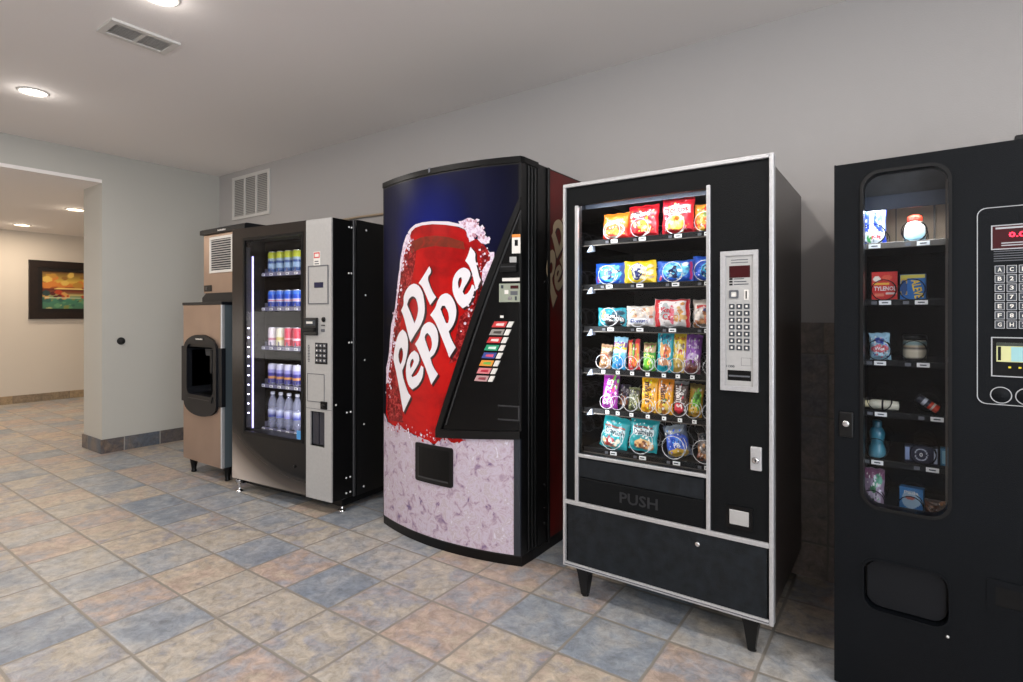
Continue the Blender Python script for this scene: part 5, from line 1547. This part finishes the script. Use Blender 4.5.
shd = MB().box((0.046, 0.10, 1.650), (0.318, 0.36, 1.660), 'diffuser', 0.002).box((0.046, 0.10, 1.606), (0.318, 0.108, 1.656), 'diffuser', 0.002)
shd.add([(0.046, 0.10, 1.655), (0.318, 0.10, 1.655), (0.318, 0.046, 1.72), (0.046, 0.046, 1.72)], [(0, 1, 2, 3)], 'diffuser2')
M['diffuser2'] = mat('lamp_cover_grey', (70, 72, 74), 0.35, noise=(30, 0.25))
LR.put('lamp_shade', shd)
LR.put('lamp_tube', MB().cyl((0.055, 0.135, 1.636), (0.31, 0.135, 1.636), 0.006, 0.006, 'tube', 10))
def r_world(x, y, z): return (RO[0] + x * _rc - y * _rs, RO[1] + x * _rs + y * _rc, z)
area_light('sundries_lamp', r_world(0.185, 0.135, 1.622), (math.radians(0), 0, math.radians(RR)), 0.24, 0.03, 1.0, (1.0, 0.93, 0.82))
area_light('sundries_lamp', r_world(0.185, 0.070, 1.60), (0, 0, math.radians(RR)), 0.22, 0.02, 1.2, (0.80, 0.92, 1.0))
edge = MB().box((0.296, 0.050, 0.64), (0.302, 0.056, 1.70), 'tray_metal')
LR.put('side_rail', edge)
RSZ = [1.492, 1.298, 1.092, 0.918, 0.752, 0.572]
RL = [[0.100, 0.214], [0.130, 0.209], [0.116, 0.214], [0.118, 0.250], [0.108, 0.238], [0.098, 0.205]]
for i, z in enumerate(RSZ):
    sh = MB()
    sh.box((0.047, 0.105, z - 0.008), (0.317, 0.48, z - 0.002), 'tray')
    sh.box((0.047, 0.100, z - 0.018), (0.317, 0.106, z + 0.003), 'tray_metal' if i == 0 else 'tray', 0.001, 1)
    so = LR.put('shelf', sh)
    for j, x in enumerate(RL[i]):
        if i < 5:
            t = MB().box((x - 0.012 + 0.02 * j, 0.0975, z - 0.015), (x + 0.022 + 0.02 * j, 0.100, z - 0.001), 'tag')
            t.box((x - 0.004 + 0.02 * j, 0.0970, z - 0.010), (x + 0.014 + 0.02 * j, 0.0975, z - 0.006), 'key_dark')
            LR.put('price_tag', t, so)
            t = MB().box((x - 0.034 + 0.01 * j, 0.0975, z - 0.014), (x - 0.018 + 0.01 * j, 0.100, z - 0.003), 'key')
            LR.put('lane_number', t, so)
        h = MB()
        helix(h, x, z + 0.036, 0.035, 0.112, 0.45, 5, 'coil_black', 0.0016, 18)
        LR.put('coil', h, so)
fl = MB()
fl.prism([rrect(0.092, 0.298, 0.292, 0.440, 0.036, 6)], 0.016, 0.022, 'flap_grey')
M['flap_grey'] = mat('flap_charcoal', (17, 19, 23), 0.5, spec=0.2)
fl.prism([rrect(0.078, 0.310, 0.278, 0.452, 0.044, 6), chute], -0.003, 0.004, 'black_sat')
fl.box((0.070, 0.044, 0.27), (0.32, 0.050, 0.46), 'black_deep')
LR.put('delivery_flap', fl)
lk = MB().box((0.014, -0.008, 0.838), (0.054, 0.002, 0.922), 'black', 0.003)
lk.lathe([(0.011, -0.008), (0.011, -0.014), (0.008, -0.016), (0.001, -0.016)], (0.034, 0, 0.884), 'chrome', 16, 'y')
LR.put('lock', lk)
LR.put('door_screw', MB().lathe([(0.004, 0.0), (0.004, -0.003), (0.001, -0.004)], (0.302, 0, 0.262), 'screw', 10, 'y'))
# keypad fascia
kf = MB()
kf.prism([rrect(0.370, 0.700, 0.985, 1.566, 0.022, 5), rrect(0.3722, 0.6978, 0.9872, 1.5638, 0.021, 5)], -0.003, 0.001, 'line_grey')
kf.prism([rrect(0.3722, 0.6978, 0.9872, 1.5638, 0.021, 5)], -0.0015, 0.001, 'black_sat')
M['line_grey'] = mat('silver_outline', (170, 172, 176), 0.4)
LR.put('keypad_fascia', kf)
ds = MB()
ds.prism([rect(0.402, 0.640, 1.440, 1.512), rect(0.405, 0.637, 1.443, 1.509)], -0.004, 0.0, 'line_grey')
ds.box((0.405, -0.003, 1.443), (0.637, -0.0012, 1.509), 'red_display')
ds.box((0.412, -0.0036, 1.500), (0.600, -0.003, 1.505), 'line_grey')
ds.box((0.425, -0.0036, 1.450), (0.600, -0.003, 1.453), 'line_grey')
ds.box((0.425, -0.0036, 1.457), (0.600, -0.003, 1.460), 'line_grey')
write(ds, '0.05', 0.466, 1.482, 0.050, 0.015, lambda a, b: -0.0038, 'red_led')
LR.put('display', ds)
pt_ = MB()
for i, ww in enumerate((0.14, 0.20, 0.17, 0.21, 0.12)):
    pt_.box((0.408, -0.0025, 1.434 - i * 0.007), (0.408 + ww, -0.0014, 1.4365 - i * 0.007), 'key')
LR.put('lettering', pt_)
KEYS = ['AC', 'B2', 'C3', 'D7', 'E9', 'F8', 'GH']
for r_ in range(7):
    for q in range(3):
        kx, kz = 0.410 + q * 0.0262, 1.370 - r_ * 0.0268
        k = MB().box((kx, -0.006, kz), (kx + 0.022, -0.001, kz + 0.023), 'key_dark', 0.0015, 1)
        k.prism([rect(kx, kx + 0.022, kz, kz + 0.023), rect(kx + 0.0015, kx + 0.0205, kz + 0.0015, kz + 0.0215)], -0.0064, -0.0056, 'line_grey')
        ch = KEYS[r_][q] if q < 2 else str(r_ + 1)
        write(k, ch, kx + 0.011, kz + 0.0115, 0.009, 0.012, lambda a, b: -0.0066, 'paper')
        LR.put('key', k)
bl = MB()
bl.prism([rect(0.402, 0.640, 1.068, 1.184), rect(0.405, 0.637, 1.071, 1.181)], -0.004, 0.0, 'line_grey')
bl.box((0.405, -0.003, 1.071), (0.637, -0.0012, 1.181), 'black_deep')
bl.box((0.414, -0.0042, 1.112), (0.600, -0.003, 1.168), 'print', cols=lin((206, 206, 150)))
bl.box((0.414, -0.0048, 1.158), (0.600, -0.0041, 1.168), 'print', cols=lin((50, 56, 50)))
bl.box((0.417, -0.0048, 1.116), (0.424, -0.0041, 1.156), 'black_deep')
bl.box((0.446, -0.0048, 1.114), (0.600, -0.0041, 1.156), 'print', cols=lin((150, 196, 200)))
for kx in (0.440, 0.462, 0.484): bl.box((kx, -0.0048, 1.094), (kx + 0.006, -0.0040, 1.099), 'print', cols=lin((226, 206, 40)))
LR.put('bill_acceptor', bl)
for kx in (0.424, 0.479, 0.534):
    LR.put('round_button', MB().lathe([(0.0245, 0.0), (0.0245, -0.004), (0.022, -0.004), (0.022, -0.002)], (kx, 0, 1.014), 'line_grey', 28, 'y', cap=False).lathe([(0.022, -0.0015), (0.018, -0.005), (0.001, -0.006)], (kx, 0, 1.014), 'black_sat', 28, 'y'))
cr_ = MB()
cr_.prism([rrect(0.392, 0.540, 0.374, 0.470, 0.008), rect(0.412, 0.520, 0.394, 0.450)], -0.003, 0.001, 'black_sat')
cr_.box((0.412, -0.001, 0.394), (0.520, 0.001, 0.450), 'black_deep')
LR.put('coin_return', cr_)
LR.put('top_hinge', MB().box((0.455, 0.01, 1.752), (0.60, 0.12, 1.772), 'black', 0.004))

def RP(fn, name, *a, **k): return fn(name, RO, RR, *a, **k)
gt = 'toiletries behind the narrow window'
RP(pack, 'toothbrush_pack', 0.100, RSZ[0], 0.155, 0.070, 0.138, 0.018, [('base', (36, 70, 190)), ('rect', 0.0, 1.0, 0.86, 1.0, (90, 110, 150)), ('ell', 0.38, 0.6, 0.10, 0.36, (226, 236, 246)), ('ell', 0.5, 0.2, 0.42, 0.2, (230, 236, 240)), ('ell', 0.72, 0.65, 0.14, 0.2, (70, 120, 226)), ('ell', 0.3, 0.18, 0.12, 0.1, (70, 170, 90)), ('rect', 0.88, 0.96, 0.2, 0.95, (200, 210, 230))],
   [('Kit', 0.6, 0.22, 0.4, 0.10, (200, 50, 60))], label='blue and white toothbrush pack on the lit top shelf', cat='toiletry pack', group=gt, lean=3, sd=40)
def bottle_on(x, z, y, label):
    t = tag(empty('lotion_bottle', r_world(x, y, z), RR), label, 'bottle', gt)
    pr, cs2 = [], []
    for r_, h_, c0 in [(0.022, 0, (150, 196, 214)), (0.029, 0.004, (150, 196, 214)), (0.030, 0.02, (176, 214, 226)), (0.030, 0.035, (206, 230, 236)), (0.029, 0.05, (226, 238, 236)), (0.026, 0.062, (236, 236, 226)), (0.021, 0.072, (240, 236, 226)), (0.019, 0.076, (240, 236, 226))]:
        pr.append((r_, h_))
        cs2.append(lin(c0))
    MB().lathe(pr, (0, 0, 0), 'print', 24, cols=cs2).build('bottle_body', t)
    MB().lathe([(0.021, 0.074), (0.0215, 0.076), (0.0215, 0.086), (0.020, 0.090), (0.012, 0.096), (0.001, 0.097)], (0, 0, 0), 'cap_red', 24).build('bottle_cap', t)
    return t
M['cap_red'] = mat('red_cap', (214, 60, 40), 0.35)
bottle_on(0.214, RSZ[0], 0.165, 'small white and blue bottle with a red cap on the lit top shelf')
RP(carton, 'medicine_box', 0.130, RSZ[1], 0.145, 0.074, 0.100, 0.03, [('base', (206, 36, 26)), ('ell', 0.2, 0.76, 0.14, 0.10, (250, 240, 226)), ('rect', 0.05, 0.7, 0.55, 0.62, (246, 190, 60)), ('ell', 0.6, 0.8, 0.2, 0.08, (226, 90, 60)), ('rect', 0.55, 0.95, 0.2, 0.27, (240, 220, 210)), ('rect', 0.1, 0.5, 0.16, 0.24, (226, 120, 90))],
   [('TYLENOL', 0.52, 0.42, 0.86, 0.15, WH)], 'red medicine box with white lettering on the second toiletry shelf', 'medicine box', gt, 4)
RP(carton, 'medicine_box', 0.209, RSZ[1], 0.145, 0.070, 0.088, 0.03, [('base', (34, 112, 190)), ('rect', 0.0, 0.30, 0.2, 0.9, (226, 190, 70)), ('rect', 0.0, 1.0, 0.86, 1.0, (226, 214, 90)), ('ell', 0.15, 0.5, 0.14, 0.3, (34, 80, 140))],
   [('ALEVE', 0.68, 0.44, 0.9, 0.28, (250, 214, 40), -80)], 'blue and yellow medicine box beside the red box', 'medicine box', gt, -4)
RP(pack, 'wipes_pack', 0.116, RSZ[2], 0.150, 0.062, 0.094, 0.026, [('base', (150, 190, 210)), ('ell', 0.5, 0.72, 0.28, 0.10, (40, 60, 140)), ('ell', 0.5, 0.42, 0.44, 0.14, (206, 90, 100)), ('rect', 0, 1, 0.0, 0.28, (170, 210, 226))],
   [('Wet', 0.5, 0.42, 0.5, 0.12, WH)], label='pale blue pouch with a red oval on the third toiletry shelf', cat='toiletry pack', group=gt, lean=3, roll=3, sd=41)
t = tag(empty('storage_jar', r_world(0.214, 0.165, RSZ[2]), RR), 'squat jar with a patterned cream label on the third toiletry shelf', 'jar', gt)
pr, cs2 = [], []
rg = random.Random(77)
for k in range(11):
    pr.append((0.033 if 0 < k < 10 else 0.030, 0.002 + k * 0.007))
    cs2.append(lin(rg.choice([(226, 214, 190), (210, 200, 176), (60, 56, 54), (190, 170, 140), (120, 150, 150)])))
MB().lathe(pr, (0, 0, 0), 'print', 24, cols=cs2).build('jar_body', t)
MB().lathe([(0.033, 0.072), (0.034, 0.074), (0.034, 0.086), (0.031, 0.089), (0.001, 0.089)], (0, 0, 0), 'black_deep', 24).build('jar_lid', t)
t = tag(empty('lotion_tube', r_world(0.118, 0.150, RSZ[3] + 0.018), RR), 'cream tube lying on its side on the fourth toiletry shelf', 'tube', gt)
MB().lathe([(0.012, -0.032), (0.0165, -0.026), (0.017, 0.0), (0.017, 0.030), (0.015, 0.052), (0.004, 0.054)], (0, 0, 0), 'tube_white', 18, 'x').build('tube_body', t)
MB().lathe([(0.010, -0.050), (0.012, -0.048), (0.012, -0.033), (0.010, -0.031)], (0, 0, 0), 'tube_cap', 16, 'x').build('tube_cap', t)
MB().lathe([(0.0174, 0.004), (0.0174, 0.010)], (0, 0, 0), 'black_deep', 18, 'x', cap=False).build('tube_band', t)
M['tube_white'] = mat('cream_tube', (222, 218, 196), 0.4)
M['tube_cap'] = mat('cream_tube_cap', (226, 214, 170), 0.4)
t = tag(empty('candy_roll', r_world(0.250, 0.150, RSZ[3] + 0.034), RR), 'striped roll in red, white and black tilted on the fourth toiletry shelf', 'roll', gt)
mb = MB()
segs = [(-0.034, (40, 44, 60)), (-0.016, (200, 206, 216)), (-0.006, (36, 40, 56)), (0.004, (226, 70, 40)), (0.012, (240, 226, 214)), (0.018, (226, 70, 40)), (0.032, (240, 190, 150))]
for (a, ca), (b, _) in zip(segs[:-1], segs[1:]):
    mb.cyl((a * 0.86, 0, -a * 0.6), (b * 0.86, 0, -b * 0.6), 0.0135, 0.0135, 'print', 16, cols=lin(ca))
ro = mb.build('roll_body', t)
t = tag(empty('mouthwash_bottle', r_world(0.108, 0.155, RSZ[4]), RR), 'teal bottle with a cinched waist on the fifth toiletry shelf', 'bottle', gt)
TL = [lin(c_) for c_ in [(60, 130, 150), (110, 170, 190), (70, 140, 160), (40, 110, 130), (50, 120, 140), (40, 110, 130), (30, 90, 110), (30, 90, 110)]]
MB().lathe([(0.022, 0), (0.026, 0.006), (0.025, 0.03), (0.019, 0.05), (0.022, 0.066), (0.024, 0.085), (0.018, 0.100), (0.012, 0.106)], (0, 0, 0), 'print', 22, cols=TL).build('bottle_body', t)
MB().lathe([(0.014, 0.104), (0.0145, 0.122), (0.012, 0.127), (0.001, 0.127)], (0, 0, 0), 'teal_cap', 18).build('bottle_cap', t)
M['teal_cap'] = mat('teal_cap', (24, 80, 96), 0.4)
RP(carton, 'soap_box', 0.232, RSZ[4], 0.145, 0.090, 0.056, 0.035, [('base', (20, 24, 50)), ('rect', 0.03, 0.14, 0.1, 0.9, (150, 170, 210)), ('rect', 0.88, 0.97, 0.05, 0.95, (190, 200, 220)), ('ring', 0.5, 0.5, 0.20, 0.36, 0.16, (200, 206, 220)), ('ell', 0.5, 0.5, 0.15, 0.26, (30, 36, 60))],
   [('0', 0.5, 0.5, 0.10, 0.24, WH)], 'dark navy box with a white ring on the fifth toiletry shelf', 'box', gt, 2)
RP(carton, 'tissue_box', 0.293, RSZ[4], 0.150, 0.020, 0.056, 0.035, [('base', (60, 120, 150)), ('rect', 0.2, 0.8, 0.1, 0.9, (130, 180, 200))], [], 'narrow teal box at the end of the fifth toiletry shelf', 'box', gt)
RP(pack, 'razor_pack', 0.098, RSZ[5], 0.150, 0.066, 0.138, 0.026, [('base', (150, 130, 150)), ('rect', 0, 1, 0.75, 1.0, (130, 80, 110)), ('ell', 0.7, 0.72, 0.2, 0.16, (110, 180, 150)), ('ell', 0.45, 0.22, 0.4, 0.2, (196, 186, 200)), ('ell', 0.5, 0.5, 0.14, 0.1, (60, 120, 80)), ('ell', 0.5, 0.16, 0.10, 0.05, (70, 60, 80))],
   label='mauve and green pouch on the lowest toiletry shelf', cat='toiletry pack', group=gt, lean=3, sd=43)
RP(carton, 'bandage_box', 0.205, RSZ[5], 0.150, 0.066, 0.090, 0.03, [('base', (60, 130, 190)), ('ell', 0.5, 0.55, 0.40, 0.34, (170, 200, 220)), ('diag', 0.2, 0.5, (40, 100, 160)), ('ell', 0.45, 0.62, 0.2, 0.08, (190, 110, 100))], [('Pads', 0.5, 0.82, 0.6, 0.12, WH)], 'pale blue box on the lowest toiletry shelf', 'box', gt, -6)
RP(pack, 'snack_pouch', 0.272, RSZ[5], 0.165, 0.066, 0.060, 0.03, [('base', (86, 70, 58)), blobs(71, 16, 0, 1, 0, 1, 0.08, 0.2, CHO)], label='small brown pouch in the lowest corner of the toiletry window', cat='toiletry pack', group=gt, sd=44)

# ==================================================================
#  ICE MACHINE  (stainless dispenser with the ice maker on top)
# ==================================================================
IO = (-4.3, 2.10, 0.0)
ice = tag(empty('ice_dispenser', (-4.40, 2.10, 0)), 'stainless steel ice dispenser cabinet with a black arched bay, on legs', 'ice dispenser')
LI = Local(ice, -0.10)
b_ = MB()
b_.box((-0.39, 0.17, 0.11), (0.20, 0.75, 1.325), 'steel_side')
b_.prism([rect(-0.39, 0.20, 0.11, 1.325), rect(-0.316, 0.126, 0.598, 1.052)], 0.02, 0.17, 'steel_side')
LI.put('cabinet', b_)
BAY = [(-0.345, 0.56)] + [(-0.095 + 0.25 * math.cos(math.radians(a)), 0.99 + 0.105 * math.sin(math.radians(a))) for a in range(180, -1, -12)] + [(0.155, 0.56)] + [(-0.095 + 0.25 * math.cos(math.radians(a)), 0.56 + 0.09 * math.sin(math.radians(a))) for a in range(0, -181, -12)]
HOLE = rrect(-0.30, 0.11, 0.63, 1.02, 0.05, 5)
f_ = MB()
HOLE_O = rrect(-0.312, 0.122, 0.618, 1.032, 0.06, 5)
f_.prism([rect(-0.39, 0.185, 0.11, 1.325), HOLE_O], -0.004, 0.02, 'steel')
f_.box((0.185, -0.004, 0.11), (0.203, 0.02, 1.325), 'alu', 0.003)
LI.put('front_panel', f_)
bz = MB()
bz.prism([BAY, HOLE], -0.022, -0.003, 'bay_black')
bz.prism([rect(-0.41, 0.215, 0.565, 1.00), BAY], -0.010, 0.02, 'bay_black')
M['bay_black'] = mat('charcoal_plastic', (16, 18, 23), 0.42, spec=0.3)
bz.prism([HOLE_O, HOLE], -0.003, 0.165, 'bay_black')
LI.put('bay_bezel', bz)
rc = MB()
rc.box((-0.31, 0.16, 0.60), (0.12, 0.17, 1.04), 'black_deep')
rc.box((-0.31, 0.02, 0.60), (0.12, 0.16, 0.632), 'black_deep')
rc.box((-0.31, 0.02, 1.018), (0.12, 0.16, 1.05), 'black_deep')
rc.box((-0.315, 0.02, 0.60), (-0.30, 0.16, 1.04), 'black_deep')
rc.box((0.11, 0.02, 0.60), (0.125, 0.16, 1.04), 'black_deep')
LI.put('bay_recess', rc)
LI.put('ice_chute', MB().prism([(-0.17, 1.02), (0.03, 1.02), (0.0, 0.93), (-0.14, 0.93)], 0.05, 0.14, 'key_dark').box((-0.02, 0.02, 0.80), (0.01, 0.06, 0.98), 'bay_black', 0.004))
LI.put('push_lever', MB().cyl((0.06, 0.06, 0.97), (0.06, 0.06, 0.80), 0.008, 0.008, 'steel', 10).lathe([(0.012, 0.0), (0.012, 0.05), (0.006, 0.06)], (0.06, 0.06, 0.93), 'chrome', 12))
nm = MB()
nm.box((-0.16, -0.0245, 1.052), (-0.03, -0.021, 1.072), 'bay_black')
for k in range(9): nm.box((-0.146 + k * 0.0118, -0.0255, 1.057), (-0.138 + k * 0.0118, -0.0244, 1.057 + (0.010, 0.007, 0.008)[k % 3]), 'paper')
LI.put('name_plate', nm)
LI.put('drip_tray', MB().prism([(-0.30, 0.632), (0.11, 0.632), (0.09, 0.585), (-0.28, 0.585)], -0.028, 0.0, 'bay_black').box((-0.26, -0.03, 0.60), (0.07, -0.026, 0.604), 'grey_edge'))
LI.put('top_cap', MB().box((-0.40, -0.010, 1.322), (0.212, 0.75, 1.345), 'bay_black', 0.004))
for lx, ly in ((-0.30, 0.035), (0.165, 0.06), (-0.30, 0.68), (0.165, 0.68)):
    lg = MB()
    lg.lathe([(0.014, 0.0), (0.020, 0.004), (0.020, 0.012), (0.017, 0.02), (0.030, 0.100), (0.034, 0.112)], (lx, ly, 0), 'black_deep', 14)
    LI.put('leg', lg)
mk = tag(empty('ice_maker', (-4.40, 2.23, 1.345)), 'square stainless ice maker head standing on the dispenser cabinet', 'ice maker')
LM = Local(mk, -0.10)
b_ = MB()
b_.box((-0.335, 0.01, 0.055), (0.24, 0.58, 0.545), 'steel_side', 0.003)
b_.box((-0.335, -0.004, 0.075), (0.24, 0.012, 0.545), 'steel', 0.003)
b_.box((0.150, -0.006, 0.075), (0.156, -0.003, 0.545), 'steel_side')
LM.put('cabinet', b_)
LM.put('base_band', MB().prism([(-0.325, 0.0), (0.24, 0.0), (0.24, 0.075), (-0.26, 0.075), (-0.325, 0.040)], -0.02, 0.56, 'bay_black'))
LM.put('lid', MB().prism([(-0.030, 0.545), (0.60, 0.545), (0.60, 0.588), (-0.015, 0.588), (-0.030, 0.578)], -0.345, 0.330, 'bay_black', 'yz'))
g = MB()
g.prism([rect(-0.228, 0.125, 0.235, 0.520), rect(-0.205, 0.100, 0.255, 0.500)], -0.012, -0.003, 'white_metal')
for k in range(13):
    z = 0.262 + k * 0.0185
    g.add([(-0.205, -0.004, z), (0.100, -0.004, z), (0.100, -0.011, z + 0.010), (-0.205, -0.011, z + 0.010)], [(0, 1, 2, 3)], 'white_metal')
LM.put('louver_grille', g)
LM.put('grille_backing', MB().box((-0.21, -0.006, 0.25), (0.105, -0.0035, 0.505), 'duct'))
sw = MB().box((-0.318, -0.010, 0.090), (-0.205, -0.003, 0.140), 'black_deep', 0.003)
sw.box((-0.290, -0.014, 0.102), (-0.262, -0.009, 0.128), 'grey_edge', 0.002, 1)
LM.put('switch_plate', sw)
nm = MB()
for k in range(9): nm.box((-0.060 + k * 0.0135, -0.0315, 0.556), (-0.051 + k * 0.0135, -0.0300, 0.556 + (0.012, 0.008, 0.010)[k % 3]), 'paper')
LM.put('name_plate', nm)
# thin tan water line along the wall above the ice maker
wl = MB()
wl.tube([(-4.18, YW - 0.25, 1.965), (-4.12, YW - 0.10, 2.00), (-4.02, YW - 0.020, 2.035), (-3.90, YW - 0.014, 2.040), (-3.60, YW - 0.014, 2.045), (-3.30, YW - 0.014, 2.04)], 0.010, 'pipe_tan', 8)
M['pipe_tan'] = mat('tan_pipe', (176, 156, 132), 0.5)
pw = tag(empty('water_line', (-4.18, YW - 0.25, 1.93)), 'thin tan water line running along the wall behind the ice maker', 'pipe')
o = wl.build('pipe', pw)
o.location = (4.18, -(YW - 0.25), -1.93)

# ------------------------------------------------------------------ attach the materials
for me, names in PENDING:
    idx = [p.material_index for p in me.polygons]
    for n_ in names: me.materials.append(M[n_])
    me.polygons.foreach_set('material_index', idx)
    me.update()
